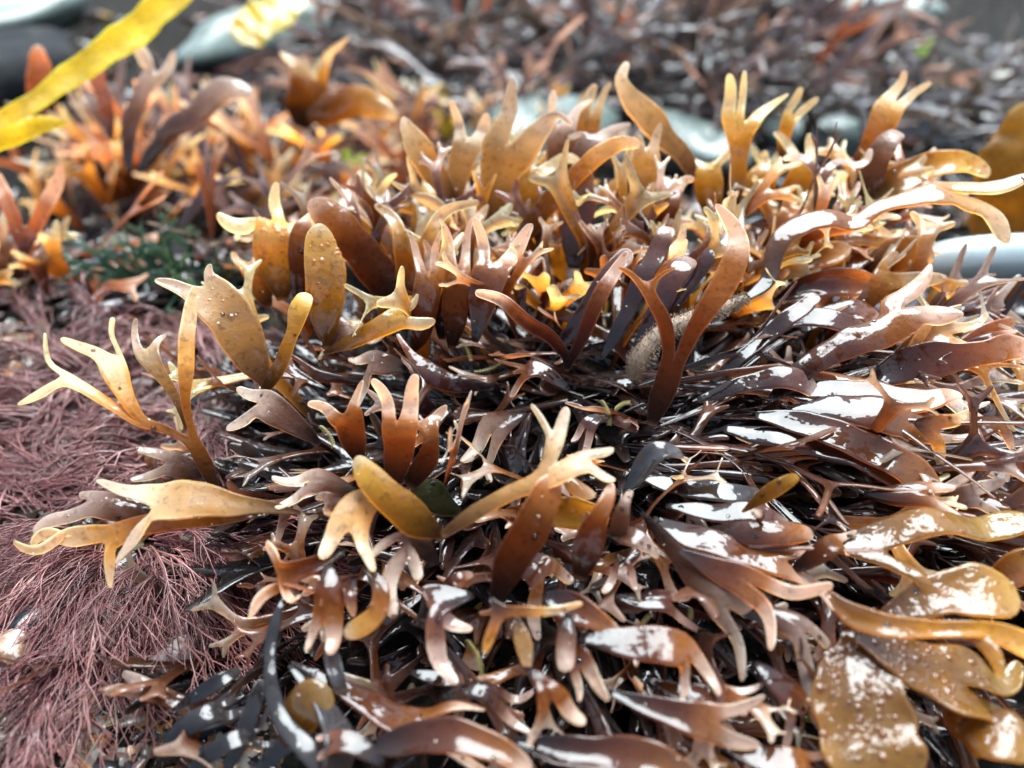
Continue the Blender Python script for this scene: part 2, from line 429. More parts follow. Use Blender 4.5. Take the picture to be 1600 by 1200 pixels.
# ---- traced fronds: "x,y,w x,y,w [kid] [kid]" in photo pixels, given their own depth
def D0(py):
    return float(np.interp(py, [0, 150, 250, 400, 600, 900, 1200], [27.0, 25.6, 24.8, 22.8, 19.5, 16.5, 14.5]))
SUNV = np.array([math.sin(SUN_AZ) * math.cos(SUN_EL), math.cos(SUN_AZ) * math.cos(SUN_EL), math.sin(SUN_EL)])
def parse(s):
    tok = s.replace('[', ' [ ').replace(']', ' ] ').split()
    pos = [0]
    def rec():
        br = {'q': [], 'k': []}
        while pos[0] < len(tok):
            t = tok[pos[0]]; pos[0] += 1
            if t == '[': br['k'].append(rec())
            elif t == ']': break
            else: br['q'].append(tuple(float(x) for x in t.split(',')))
        return br
    return rec()
def hero_tree(spec, k, off, lean, n, wscale=1.0):
    br = parse(spec)
    rx, ry = br['q'][0][:2]
    def plen(b, prev):
        L = 0
        for q in b['q']:
            if prev is not None: L += math.hypot(q[0] - prev[0], q[1] - prev[1])
            prev = q
        return L + max([plen(c, prev) for c in b['k']] or [0])
    def splay(b):
        if b['k']:
            q = b['q']; e = q[-1]
            if len(q) > 1:
                a = q[-2]; L = math.hypot(e[0] - a[0], e[1] - a[1]) + 1e-6
                ux, uy = (e[0] - a[0]) / L, (e[1] - a[1]) / L
                back = min(0.28 * e[2], 0.45 * L)
                e2 = (e[0] - ux * back, e[1] - uy * back, e[2]); b['q'] = q[:-1] + [e2]
                for c in b['k']:
                    if not c['k'] and len(b['k']) > 1:
                        new = []
                        for (x, y, w_) in c['q']:
                            lx, ly = x - e[0], y - e[1]; al = lx * ux + ly * uy; px_, py_ = lx - al * ux, ly - al * uy
                            new.append((x + px_ * .22, y + py_ * .22, w_ * .92))
                        c['q'] = new
            for c in b['k']: splay(c)
    splay(br)
    tot = plen(br, None)
    def rec(b, prev, s):
        pts, pp = [], []
        for q in b['q']:
            if prev is not None: s += math.hypot(q[0] - prev[0], q[1] - prev[1])
            prev = q
            d = (1 - k) * D0(q[1]) + k * D0(ry) + off + lean * (s / tot)
            pts.append(P(q[0], q[1], d)); pp.append((q[2] / 2 * PXW(d) * wscale))
        kids = [rec(c, prev, s) for c in b['k']]
        if not b['k'] and b is not br:
            pp = [v * (.80 if i == 0 and len(pp) > 1 else .78) for i, v in enumerate(pp)]
        for i in range(len(pts)):
            a = pts[max(0, i - 1)]; c = pts[min(len(pts) - 1, i + 1)]
            tg = nrm(c - a) if len(pts) > 1 else RT
            sd = nrm(np.cross(tg, n)); vw = nrm(pts[i] - CAM)
            f = math.sqrt(max(0.0, 1 - sd.dot(vw) ** 2))
            pp[i] = pp[i] / max(f, 0.55)
        return {'p': [(*pts[i], pp[i]) for i in range(len(pts))], 'k': kids}
    return rec(br, None, 0.0)
def hero(parent, spec, pal='brown', k=0.5, off=0.0, lean=-0.6, up=0.35, side=0.0, label=None, papillae=0, jit=0.11, **kw):
    q = parse(spec)['q'][0]
    tocam = nrm(CAM - P(q[0], q[1], D0(q[1])))
    n = nrm(tocam * (1 - up) + np.array([0, 0, 1.0]) * up + RT * side + npr.normal(0, 0.10, 3))
    if kw.get('wet', .5) >= .85:                      # wet straps lie flat, their faces turned up
        n = nrm(nrm(tocam + SUNV) + npr.normal(0, jit, 3))
    tree = hero_tree(spec, k, off, lean, n)
    kw.setdefault('curl', npr.uniform(-0.30, 0.30) * (.5 if kw.get('wet', .5) >= .85 else 1))
    kw.setdefault('recurve', npr.uniform(.15, .6)); kw.setdefault('twist', npr.normal(0, .12 if kw.get('wet', .5) >= .85 else .35)); kw.setdefault('wav', .05)
    kw.setdefault('ncol', 16); kw.setdefault('step', 0.11)
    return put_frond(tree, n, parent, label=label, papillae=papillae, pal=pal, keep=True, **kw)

# ---- grown fronds
def grow(pos, d, n, L, wid, levels, rs, droop=0.0, ang=0.5, bend=0.0, first=0.45, taper=1.0):
    """dichotomous thallus growing from pos along d, flat in the plane normal to n."""
    def seg(pos, d, n, L, w0, w1, lev):
        m = max(3, int(L / 0.45)); pts = []
        d = d.copy(); n = n.copy(); kb = rs.normal(0, 0.10) + bend; ks = rs.normal(0, 0.14)
        for i in range(m + 1):
            u = i / m
            pts.append((*pos, w0 + (w1 - w0) * u))
            sd = cross(d, n)
            d = nrm(d + (n * kb + sd * ks + np.array([0, 0, -droop])) * (L / m) * 0.6)
            n = nrm(n - n.dot(d) * d)
            pos = pos + d * L / m
        kids = []
        if lev > 0:
            sd = cross(d, n)
            for sg in (-1, 1):
                a = ang * rs.uniform(0.6, 1.35)
                dk = nrm(d * math.cos(a) + sd * sg * math.sin(a))
                l2 = L * rs.uniform(0.38, 0.75)
                kids.append(seg2(np.array(pts[-1][:3]) + dk * 0.02 + sd * sg * w1 * 0.55, dk, n, l2, w1 * 0.50, lev - 1))
        return {'p': pts, 'k': kids}
    def seg2(pos, d, n, L, w, lev):
        pos = pos + d * L * 0.25
        return seg(pos, d, n, L * 0.75, w, (w * rs.uniform(1.3, 1.9) if lev else w * rs.uniform(.4, .7)), lev)
    return seg(np.array(pos, float), nrm(np.array(d, float)), nrm(np.array(n, float)), L * first, wid * 0.4, wid * 1.4, levels)
def in_view(p, m=0.06):
    v = np.array(p) - CAM; d = v.dot(FW)
    if d < 3: return False
    return abs(v.dot(RT) / d) < TH + m and abs(v.dot(UPV) / d) < TH * 0.75 + m

# ------------------------------------------------------------------ terrain
def cross(a, b):
    return np.array([a[1] * b[2] - a[2] * b[1], a[2] * b[0] - a[0] * b[2], a[0] * b[1] - a[1] * b[0]])
def vnoise(x, y, seed=0):
    x = np.asarray(x, float); y = np.asarray(y, float)
    xi = np.floor(x).astype(np.int64); yi = np.floor(y).astype(np.int64); fx = x - xi; fy = y - yi
    fx = fx * fx * (3 - 2 * fx); fy = fy * fy * (3 - 2 * fy)
    def h(a, b):
        k = (a * 374761393 + b * 668265263 + seed * 974711) & 0x7fffffff
        k = ((k ^ (k >> 13)) * 1274126177) & 0x7fffffff
        return ((k ^ (k >> 16)) & 0xffff) / 65535.0
    return (h(xi, yi) * (1 - fx) + h(xi + 1, yi) * fx) * (1 - fy) + (h(xi, yi + 1) * (1 - fx) + h(xi + 1, yi + 1) * fx) * fy
def ground_h(x, y):
    x = np.asarray(x, float); y = np.asarray(y, float)
    h = (vnoise(x / 9, y / 9, 1) - .5) * 1.6 + (vnoise(x / 3.1, y / 3.1, 2) - .5) * 0.7 + (vnoise(x / 1.1, y / 1.1, 3) - .5) * 0.3
    m = np.exp(-(((x - 2.5) / 7.0) ** 2 + ((y - 16.5) / 6.0) ** 2))
    far = np.clip((y - 70) / 60, 0, 1)
    k = np.clip((y - 25 + 0.12 * x) / 9, 0, 1); k = k * k * (3 - 2 * k)
    return h * 0.8 - 6.0 * k + 2.0 * m + far * (vnoise(x / 40, y / 40, 5) - 0.3) * 8
def build_ground():
    n = 240
    g = np.linspace(-1, 1, n)
    def warp(a): return 45 * a + 3500 * np.sign(a) * np.abs(a) ** 7
    X, Y = np.meshgrid(warp(g), warp(g) + 22)
    Z = ground_h(X, Y) * np.exp(-np.maximum(0, np.hypot(X, Y - 22) - 120) / 300)
    V = np.stack([X, Y, Z], -1).reshape(-1, 3)
    i = np.arange(n * n).reshape(n, n)
    F = np.stack([i[:-1, :-1], i[:-1, 1:], i[1:, 1:], i[1:, :-1]], -1).reshape(-1, 4)
    o = link('rocky_ground', mesh_arrays('rocky_ground', V * CM, [F]), M_GROUND)
    o['kind'] = 'structure'; o['label'] = 'dark wet rocky shore under the seaweed'
build_ground()
def gpts(px, py, lift=0.0):
    px = np.atleast_1d(np.asarray(px, float)); py = np.atleast_1d(np.asarray(py, float))
    u = (px - 800) / 800 * TH; v = -(py - 600) / 800 * TH
    d = FW + u[:, None] * RT + v[:, None] * UPV; ts = np.linspace(12, 110, 62)
    t = np.full(len(px), 110.0); done = np.zeros(len(px), bool)
    for a in ts:
        q = CAM + d * a; hit = (~done) & (q[:, 2] < ground_h(q[:, 0], q[:, 1]) + lift)
        t[hit] = a; done |= hit
    for _ in range(9):
        q = CAM + d * t[:, None]
        t = t + np.clip((q[:, 2] - ground_h(q[:, 0], q[:, 1]) - lift) / np.maximum(-d[:, 2], .2), -.5, .5) * .6
    return CAM + d * t[:, None]
def gpt(px, py, lift=0.0):
    return gpts(px, py, lift)[0]

# generic pebble
def pebble(name, label, mat, c, r, seed, flat=(1, 1, .6), group=None, cat='stone', rough=0.18):
    rs = np.random.RandomState(seed); nu, nv_ = 28, 16
    V = []; ph = rs.rand(12) * 6.28
    for i in range(nv_ + 1):
        th = math.pi * i / nv_
        for j in range(nu):
            a = 2 * math.pi * j / nu
            d = np.array([math.sin(th) * math.cos(a), math.sin(th) * math.sin(a), math.cos(th)])
            k = 1 + rough * (math.sin(2.1 * d[0] + ph[0]) * math.cos(1.9 * d[1] + ph[1]) + .6 * math.sin(3.7 * d[2] + ph[2]) + .35 * math.sin(5.3 * d[0] + 4.1 * d[1] + ph[3]))
            V.append(d * k * r * np.array(flat))
    F = [(i * nu + j, i * nu + (j + 1) % nu, (i + 1) * nu + (j + 1) % nu, (i + 1) * nu + j)[::-1] for i in range(nv_) for j in range(nu)]
    a = rs.rand() * 6.28; V = np.array(V)
    rot = np.array([[math.cos(a), -math.sin(a), 0], [math.sin(a), math.cos(a), 0], [0, 0, 1]])
    o = link(name, mesh_arrays(name, V @ rot.T * CM, [np.array(F)]), mat, None, np.array(c) * CM)
    return tag(o, label, cat, group)



# ------------------------------------------------------------------ background shore
PAL['green'] = ((.02, .022, .010), (.050, .052, .020), (.085, .085, .035), (.11, .11, .05))
PAL['deepgreen'] = ((.010, .030, .020), (.018, .055, .036), (.03, .085, .055), (.06, .12, .08))
PAL['deepgrey'] = ((.004, .005, .006), (.012, .012, .014), (.025, .022, .024), (.05, .045, .045))
PAL['lime'] = ((.10, .25, .03), (.22, .48, .06), (.30, .58, .08), (.40, .62, .15))
PAL['lemon'] = ((.30, .26, .03), (.46, .40, .05), (.55, .48, .08), (.62, .55, .15))
rb = np.random.RandomState(21)
def place_stone(name, label, mat, px, py, r, flat, seed, sink=0.4, group=None, rough=0.18):
    q = gpt(px, py); 
    return pebble(name, label, mat, (q[0], q[1], q[2] + r * flat[2] * (1 - sink)), r, seed, flat, group, rough=rough)
place_stone('pale_stone', 'blurred pale stone in the top left corner', M_PALE, 40, 45, 4.0, (1.4, .8, .45), 1)
place_stone('pale_stone', 'long pale flat stone behind the yellow kelp strap at top left', M_PALE, 440, 58, 4.2, (2.0, .6, .35), 2)
place_stone('pale_stone', 'pale mint stone just behind the tall tan fronds', M_PALE, 840, 255, 3.8, (1.3, .75, .62), 3)
place_stone('pale_stone', 'pale mint stone low behind the yellow fork at back right', M_PALE, 1090, 260, 3.0, (1.3, .7, .5), 4)
place_stone('pale_stone', 'blurred pale stone at the top edge right of centre', M_PALE, 1290, 22, 5.0, (1.7, .7, .35), 5)
place_stone('pale_stone', 'small pale stone behind the white branch on the right', M_PALE, 1270, 235, 2.4, (1.5, .7, .5), 6)
place_stone('dark_stone', 'dark wet stone in shade at the left edge', M_DARKSTONE, 40, 170, 5.0, (1.2, .8, .6), 8)
place_stone('dark_stone', 'small black wet stone beside the bright green leaf', M_DARKSTONE, 560, 215, 3.4, (1.3, .8, .6), 9)
def fan(parent, n, root, spread, aim, aspread, L, wd, pals, up=(.1, .9), lev=(1, 2, 2), droop=.04, wet=(.2, .7), name='frond', tone=(.8, 1.2), upw=.35, ncol=6):
    """fronds growing out of root (cm) with directions spread about aim."""
    for i in range(n):
        pos = root + np.array([rb.normal(0, spread[0]), rb.normal(0, spread[1]), 0])
        pos[2] = float(ground_h(pos[0], pos[1])) + .1
        d = nrm(np.array(aim) + rb.normal(0, 1, 3) * np.array(aspread))
        if d[2] < 0.02: d[2] = 0.05
        d = nrm(d)
        tc = nrm(CAM - pos); nn = nrm(tc * (1 - upw) + np.array([0, 0, 1.]) * upw + rb.normal(0, .35, 3))
        nn = nrm(nn - nn.dot(d) * d)
        sc = max(1.0, np.dot(pos - CAM, FW) / 36.0) if np.dot(pos - CAM, FW) < 56 else 1.35
        tr = grow(pos, d, nn, rb.uniform(*L) * sc, rb.uniform(*wd) * sc, int(rb.choice(lev)), rb, droop, ang=rb.uniform(.3, .6))
        put_frond(tr, nn, parent, name=name, pal=str(rb.choice(pals)), wet=rb.uniform(*wet), ncol=ncol, step=.3, tone=rb.uniform(*tone), curl=rb.uniform(-.4, .4), twist=rb.normal(0, .5))
# rear left clump
q = gpt(215, 330)
BL = empty('rust_seaweed_clump', 'blurred rust and orange seaweed clump behind the yellow kelp strap', 'seaweed', q)
fan(BL, 70, q, (1.8, 1.3), (.25, .0, 1.0), (.5, .3, .25), (4.5, 7.5), (.11, .2), ['amber', 'pink', 'tan', 'amber', 'mauve', 'rust'], droop=.03, wet=(.5, 1), upw=.5)
q2 = gpt(400, 330)
fan(BL, 44, q2, (2.6, 2.0), (.3, 0, .7), (.6, .4, .3), (4, 7), (.12, .22), ['grey', 'amber', 'pink', 'mauve', 'tan'], droop=.06)
fan(BL, 26, gpt(300, 400), (2.4, .8), (.5, -.4, .35), (.7, .3, .2), (4, 7), (.12, .2), ['mauve', 'grey', 'pink', 'rust'], droop=.06, wet=(.6, 1), upw=.7)
hero(BL, "470,200,50 485,150,70 495,110,80 [515,85,36 540,50,14] [470,95,40 450,80,20]", 'amber', k=1, off=9, lean=-1, up=.2)
hero(BL, "430,150,20 500,165,50 570,158,40 622,180,14", 'amber', k=1, off=8.5, lean=-.5, up=.3)
hero(BL, "200,270,14 205,180,26 246,105,34 [222,75,26 208,55,14] [262,90,20 268,70,12]", 'pink', k=1, off=7, lean=-1, up=.45, tone=1.1, wet=.7)
hero(BL, "175,220,14 160,150,24 142,90,26 130,60,18", 'rust', k=1, off=7, lean=-1, up=.5, tone=1.4, wet=.7)
hero(BL, "60,200,20 62,130,36 60,90,28 62,65,12", 'rust', k=1, off=8, lean=-1, up=.2, tone=1.3)
hero(BL, "215,270,16 260,210,26 310,172,36 350,138,34 395,140,20", 'pink', k=1, off=6.5, lean=-1, up=.5, tone=.9, wet=.7)
# lower left fork
q = gpt(40, 430)
BV = empty('orange_fork_seaweed', 'blurred orange V shaped seaweed frond at the left edge', 'seaweed', q)
hero(BV, "38,400,20 38,350,40 [14,310,30 -5,265,26] [66,318,30 80,280,26 84,252,10]", 'rust', k=1, off=4.5, lean=-.8, up=.1, tone=1.35)
fan(BV, 16, q, (1.8, .8), (.1, 0, .8), (.6, .3, .3), (2, 3.6), (.15, .26), ['rust', 'pink', 'mauve', 'amber'])
# rear centre clump: long mauve grey straps
q = gpt(820, 120)
BC = empty('mauve_seaweed_clump', 'blurred grey and mauve strap seaweed heaped at the top centre', 'seaweed', q)
fan(BC, 80, q, (9, 5), (0, -.2, .6), (1.0, .4, .25), (9, 16), (.14, .24), ['mauve', 'grey', 'mauve', 'grey'], droop=.06, wet=(.8, 1), lev=(1, 2, 3), upw=.8, tone=(.5, 1.1))
fan(BC, 80, gpt(850, 165), (9, 2.5), (.2, -.3, .25), (1.0, .3, .12), (8, 14), (.13, .22), ['mauve', 'grey', 'mauve', 'grey'], droop=.06, wet=(.8, 1), lev=(1, 2, 3), upw=.8, tone=(.6, 1.3))
fan(BC, 26, gpt(640, 110), (3.0, 3), (-.2, -.1, .8), (.7, .3, .25), (7, 12), (.16, .28), ['rust', 'mauve', 'grey', 'mauve'], wet=(.7, 1), upw=.6, tone=(.6, 1.1))
q = gpt(1140, 110)
BR = empty('russet_seaweed_clump', 'blurred russet red seaweed clump at the top right of centre', 'seaweed', q)
fan(BR, 60, q, (5, 3), (.1, -.1, .8), (.8, .4, .3), (7, 11), (.14, .26), ['rust', 'mauve', 'mauve', 'grey'], wet=(.7, 1), tone=(.5, .9))
fan(BR, 24, gpt(1120, 190), (5, 2), (.3, -.4, .2), (.9, .3, .12), (6, 10), (.14, .22), ['mauve', 'grey'], wet=(.8, 1), upw=.8, tone=(.6, 1.2))
# right rear thin dark mauve
q = gpt(1400, 260)
BD = empty('dark_mauve_seaweed', 'blurred dark mauve seaweed scraps on the rocks at the right rear', 'seaweed', q)
fan(BD, 70, q, (8, 7), (0, -.2, .5), (1, .5, .25), (3, 7), (.10, .2), ['mauve', 'grey', 'deepgrey', 'grey'], wet=(.7, 1), upw=.7, tone=(.35, .8))
# low strips behind the main clump
q = gpt(620, 260)
BM = empty('low_tan_seaweed', 'low blurred tan and pink seaweed between the left clump and main clump', 'seaweed', q)
fan(BM, 60, q, (5.5, 3.0), (.1, -.2, .6), (.9, .4, .3), (3, 5.5), (.18, .32), ['tan', 'pink', 'rust', 'mauve', 'amber'], wet=(.3, .9), upw=.5)
# green tuft
q = gpt(245, 440)
BG = empty('dark_green_algae', 'dark green feathery algae tuft between the left clumps', 'algae', q)
fan(BG, 34, q, (1.2, .4), (.1, -.2, .4), (.8, .3, .25), (1.8, 2.8), (.06, .10), ['deepgreen'], lev=(2, 3), droop=.08, upw=.4, name='blade')
# bright scraps
for i, (px, py, pal, sz, lab) in enumerate([(512, 250, 'lime', 2.6, 'bright green leaf scrap standing by the small black stone'), (553, 275, 'lime', 2.0, 'bright green leaf scrap nearer the main clump'),
        (625, 190, 'lemon', 3.0, 'yellow leaf scrap left of the tall tan fronds'), (690, 170, 'lemon', 2.4, 'small lemon yellow scrap above the other yellow scraps'), (700, 225, 'lemon', 3.0, 'curled lemon yellow scrap behind the forked tan frond'),
        (780, 120, 'kelp', 3.0, 'yellow brown scrap against the mauve heap'), (1448, 100, 'lime', 2.4, 'tiny green scrap on the dark rocks at top right')]):
    q = gpt(px, py)
    tr = grow(q + [0, 0, .1], nrm(np.array([rb.normal(0, .5), -.1, .9])), nrm(np.array([rb.normal(0, .3), -1, .4])), sz, .36, 1, rb, .1)
    o = put_frond(tr, nrm(np.array([0, -1, .4])), None, name='leaf_scrap', pal=pal, ncol=6, wet=.5)
    tag(o, lab, 'leaf scrap', 'bright leaf scraps')
# yellow kelp straps, top left
def strap(spec, lab, pal='kelp', **kw):
    q = parse(spec)['q'][0]; root = P(q[0], q[1], D0(q[1]) + kw.get('off', 0))
    e = empty('kelp_strap', lab, 'kelp', root, 'yellow kelp straps')
    hero(e, spec, pal, **kw)
    e.children[0].name = 'blade'
strap("-60,215,22 0,190,24 60,155,26 130,103,34 200,56,40 262,0,38 320,-60,36", 'long bright yellow kelp strap crossing the top left corner', k=1, off=2.5, lean=3, up=.4, wet=.1, ncol=12, ruf=.01, wav=.02, curl=.1)
strap("-60,225,44 0,214,38 50,198,30 104,184,10", 'short yellow kelp tip below the long strap at left edge', k=1, off=3.5, lean=.5, up=.4, wet=.4)
strap("370,60,50 420,25,60 470,-20,60", 'yellow kelp strap cut by the top edge', k=1, off=22, lean=2, up=.4)
# amber kelp blade and pale stipe, right edge
q = P(1600, 440, 30)
e = empty('amber_kelp', 'blurred amber brown kelp blade at the right edge behind the grey stipe', 'kelp', q)
hero(e, "1570,500,60 1590,420,110 1605,320,150 1620,230,140 1650,150,80", 'olive', k=1, off=9, lean=-1, up=.1, tone=1.0, wet=.2)
def tube(path, rad, nseg=14):
    path = np.array(path, float); V = []; F = []
    tg = np.gradient(path, axis=0); tg /= np.linalg.norm(tg, axis=1)[:, None]
    ref = np.array([.1, .2, 1.0])
    for i, p in enumerate(path):
        a = nrm(np.cross(tg[i], ref)); b = np.cross(tg[i], a)
        for k in range(nseg):
            t = 2 * math.pi * k / nseg; V.append(p + rad[i] * (a * math.cos(t) + b * math.sin(t)))
    for i in range(len(path) - 1):
        for k in range(nseg):
            k2 = (k + 1) % nseg; F.append((i * nseg + k, i * nseg + k2, (i + 1) * nseg + k2, (i + 1) * nseg + k))
    return np.array(V), np.array(F)
pp, _ = catmull(np.array([P(1395, 430, 24.6), P(1450, 415, 24.2), P(1520, 404, 24), P(1600, 400, 24), P(1700, 404, 24), P(1800, 424, 24.5)]), np.linspace(0, 1, 40))
V, F = tube(pp, np.interp(np.arange(40), [0, 3, 8, 39], [.30, .50, .60, .64]), 20)
tag(link('kelp_stipe', mesh_arrays('kelp_stipe', V * CM, [F]), M_STIPE), 'smooth pale blue grey kelp stipe at the right edge', 'kelp')

# ------------------------------------------------------------------ red feathery algae (uncountable strands)
def strands(specs, name, mat, label, sides=3):
    V, F = [], []
    for path, r0, r1 in specs:
        path = np.asarray(path); n = len(path); base = len(V)
        tg = np.gradient(path, axis=0); tg /= np.linalg.norm(tg, axis=1)[:, None] + 1e-9
        a = np.cross(tg, [.13, .21, .97]); a /= np.linalg.norm(a, axis=1)[:, None] + 1e-9
        b = np.cross(tg, a); rad = np.linspace(r0, r1, n)[:, None]
        for k in range(sides):
            t = 2 * math.pi * k / sides
        ring = np.stack([path + rad * (a * math.cos(2 * math.pi * k / sides) + b * math.sin(2 * math.pi * k / sides)) for k in range(sides)], 1)
        V.extend(ring.reshape(-1, 3))
        for i in range(n - 1):
            for k in range(sides):
                k2 = (k + 1) % sides
                F.append((base + i * sides + k, base + i * sides + k2, base + (i + 1) * sides + k2, base + (i + 1) * sides + k))
    o = link(name, mesh_arrays(name, np.array(V) * CM, [np.array(F)]), mat)
    tag(o, label, 'algae', None, 'stuff'); return o
def tuft(px, py, n, L, aim, spread, jit, rad, lift=.35, side=9, rootsp=.5):
    out = []; root = gpt(px, py)
    for i in range(n):
        p = root + np.array([rb.normal(0, rootsp), rb.normal(0, rootsp), 0]); a0 = rb.normal(0, spread); a = aim + a0 * .6; LL = L * rb.uniform(.45, 1.1)
        m = 15; path = []; hgt = rb.uniform(.05, lift); cv = a0 * .5 / m + rb.normal(0, .02); XY = []
        for k in range(m):
            XY.append(p.copy()); a += cv + rb.normal(0, jit); p = p + np.array([math.cos(a), math.sin(a), 0]) * LL / m
        XY = np.array(XY); u = np.linspace(0, 1, m)
        XY[:, 2] = ground_h(XY[:, 0], XY[:, 1]) + .05 + hgt * np.sin(math.pi * (.18 + .80 * u)) 
        path = list(XY)
        out.append((path, rad, rad * .45))
        for s_ in range(side):
            k = rb.randint(2, m - 2); dv = path[k + 1] - path[k]; sa = math.atan2(dv[1], dv[0]) + rb.choice([-1, 1]) * rb.uniform(.2, .55); sl = LL * rb.uniform(.10, .30); sp = path[k].copy(); dz = rb.uniform(-.03, .06); b_ = []
            for w_ in range(6):
                b_.append(sp.copy()); sa += rb.normal(0, .10); sp = sp + np.array([math.cos(sa), math.sin(sa), 0]) * sl / 5; sp[2] += dz * .5
            out.append((b_, rad * .6, rad * .25))
    return out
def field(n, region, aimf, L, per, rad, lift, rsp):
    out = []
    for i in range(n):
        px, py = rb.uniform(region[0], region[2]), rb.uniform(region[1], region[3])
        out += tuft(px, py, per, rb.uniform(*L), aimf(px, py) + rb.normal(0, .35), .22, .05, rad * rb.uniform(.8, 1.25), rb.uniform(.3, lift), 9, rsp)
    return out
def away(px, py):                                     # ground direction leading away from the tuft's middle
    return math.atan2(-(py - 830) * 1.5, px - 185)
M_MAT2 = mat_plain('pink_filament', (0.15, 0.058, 0.050), 0.4, 0.3, 0.3, 0.6, 60)
strands(field(30, (70, 850, 380, 960), away, (2.2, 4.6), 17, .022, 1.5, .12), 'red_feathery_algae', M_MAT, 'maroon feathery algae hanging in locks over the rock at the lower left')
strands(field(14, (90, 850, 360, 960), away, (2.5, 4.6), 10, .028, 1.5, .16), 'pale_feathery_algae', M_MAT2, 'paler pinkish strands lying over the maroon feathery algae')
strands(field(9, (-20, 900, 160, 1180), lambda x, y: -1.7, (1.5, 3.0), 20, .022, .9, .2), 'flattened_red_algae', M_MAT, 'short flattened maroon algae along the lower left edge')
strands(field(32, (-20, 500, 360, 830), lambda x, y: rb.uniform(2.2, 4.4), (2.0, 4.2), 13, .028, 1.4, .25), 'tangled_red_algae', M_MAT, 'tangled maroon algae mat under the stalked seaweed at left')
strands(field(22, (-20, 520, 340, 800), lambda x, y: rb.uniform(2.4, 4.2), (2.5, 4.5), 7, .045, 1.5, .3), 'pink_tangled_algae', M_MAT2, 'thicker pinkish red algae strands on the mat at left')

# ------------------------------------------------------------------ mussels
def mussel(px, py, L, az, tilt, lab, gape=.12):
    q = gpt(px, py, .2)
    e = empty('mussel', lab, 'mussel', q, 'black mussels')
    for sgn in (1, -1):
        V = []; nu, nv_ = 26, 9
        for i in range(nv_ + 1):
            f = i / nv_
            for j in range(nu):
                a = 2 * math.pi * j / nu
                ex = .5 * L * math.cos(a); ey = .24 * L * math.sin(a) * (1 - .42 * math.cos(a)) 
                z = .19 * L * math.sqrt(max(0, 1 - f ** 2)) * (1 - .25 * math.cos(a) * f)
                V.append((ex * f + .06 * L * (1 - f), ey * f, sgn * (z + gape * L * .12 * (1 - math.cos(a) * f))))
        F = [(i * nu + j, i * nu + (j + 1) % nu, (i + 1) * nu + (j + 1) % nu, (i + 1) * nu + j)[::sgn] for i in range(nv_) for j in range(nu)]
        V = np.array(V)
        ca, sa = math.cos(az), math.sin(az); ct, st = math.cos(tilt), math.sin(tilt)
        Rx = np.array([[1, 0, 0], [0, ct, -st], [0, st, ct]]); Rz = np.array([[ca, -sa, 0], [sa, ca, 0], [0, 0, 1]])
        o = link('valve', mesh_arrays('valve', V @ (Rz @ Rx).T * CM, [np.array(F)[:, ::-1]]), M_MUSSEL, e)
mussel(325, 1125, 1.5, R(205), R(55), 'black mussel with blue shine at the bottom left')
mussel(62, 970, 1.7, R(60), R(60), 'dark mussel half buried in maroon algae at left', .5)
place_stone('barnacled_stone', 'brown and white encrusted pebble at the lower left edge', mat_rock('encrusted_pebble', [(.40, (.05, .03, .02)), (.5, (.18, .11, .07)), (.56, (.6, .56, .5)), (.8, (.7, .68, .62))], 90, .4, .001, .4), 20, 1050, .55, (1, .8, .8), 31, rough=0.3)
place_stone('grey_stone', 'small smooth grey pink pebble above the mussels', mat_rock('grey_pebble', [(.3, (.16, .13, .12)), (.7, (.33, .28, .26))], 60, .4, .0006, .3), 275, 1035, .5, (1.2, .8, .6), 32)

# ------------------------------------------------------------------ litter on the rocks
def litter(n, region, name, label, cols, size):
    V, F, C = [], [], []
    QQ = gpts(rb.uniform(region[0], region[2], n), rb.uniform(region[1], region[3], n))
    for i in range(n):
        q = QQ[i]
        if q[1] > 90: continue
        az = rb.uniform(0, 6.28); L = rb.uniform(*size) ; w_ = L * rb.uniform(.12, .4)
        d = np.array([math.cos(az), math.sin(az), rb.normal(0, .25)]); sd = nrm(np.cross(d, [rb.normal(0, .4), rb.normal(0, .4), 1]))
        up = np.cross(sd, d); c = np.array(cols[rb.randint(len(cols))]) * rb.uniform(.6, 1.3)
        base = len(V); m = 5; bend = rb.normal(0, .25)
        for th in (0.02, -0.02):
            for k in range(m):
                u = k / (m - 1); wk = w_ * math.sin(math.pi * (.1 + .8 * u))
                ctr = q + d * L * (u - .5) + up * (bend * L * (u - .5) ** 2 + .12 + th)
                V += [ctr - sd * wk, ctr + up * .08 * wk, ctr + sd * wk]; C += [(*(c * PIG), .8)] * 3
        for k in range(m - 1):
            for j in range(2):
                a = base + k * 3 + j
                F.append((a, a + 1, a + 4, a + 3)); a += m * 3; F.append((a, a + 3, a + 4, a + 1))
            for j in (0, 2):
                a = base + k * 3 + j; F.append((a, a + 3, a + 3 + m * 3, a + m * 3))
    o = link(name, mesh_arrays(name, np.array(V) * CM, [np.array(F)], np.array(C)), M_FROND)
    tag(o, label, 'litter', None, 'stuff')
LC = [(.06, .03, .035), (.05, .045, .05), (.10, .08, .07), (.25, .22, .12), (.16, .07, .05), (.03, .02, .02), (.02, .02, .025), (.02, .02, .025)]
litter(800, (1180, 60, 1620, 520), 'seaweed_litter', 'dark mauve and grey seaweed litter over the rocks at right rear', LC, (.5, 2.0))
litter(800, (-20, 20, 1200, 480), 'seaweed_litter', 'mixed brown and pink seaweed litter over the rocks behind the clump', LC + [(.20, .10, .08)], (.6, 2.4))
litter(1100, (-20, 470, 420, 1220), 'shell_litter', 'tiny shell and weed flecks among the red algae at left', [(.3, .27, .18), (.10, .05, .05), (.4, .38, .33), (.2, .1, .08), (.45, .22, .08), (.02, .02, .02), (.02, .02, .02)], (.2, .8))
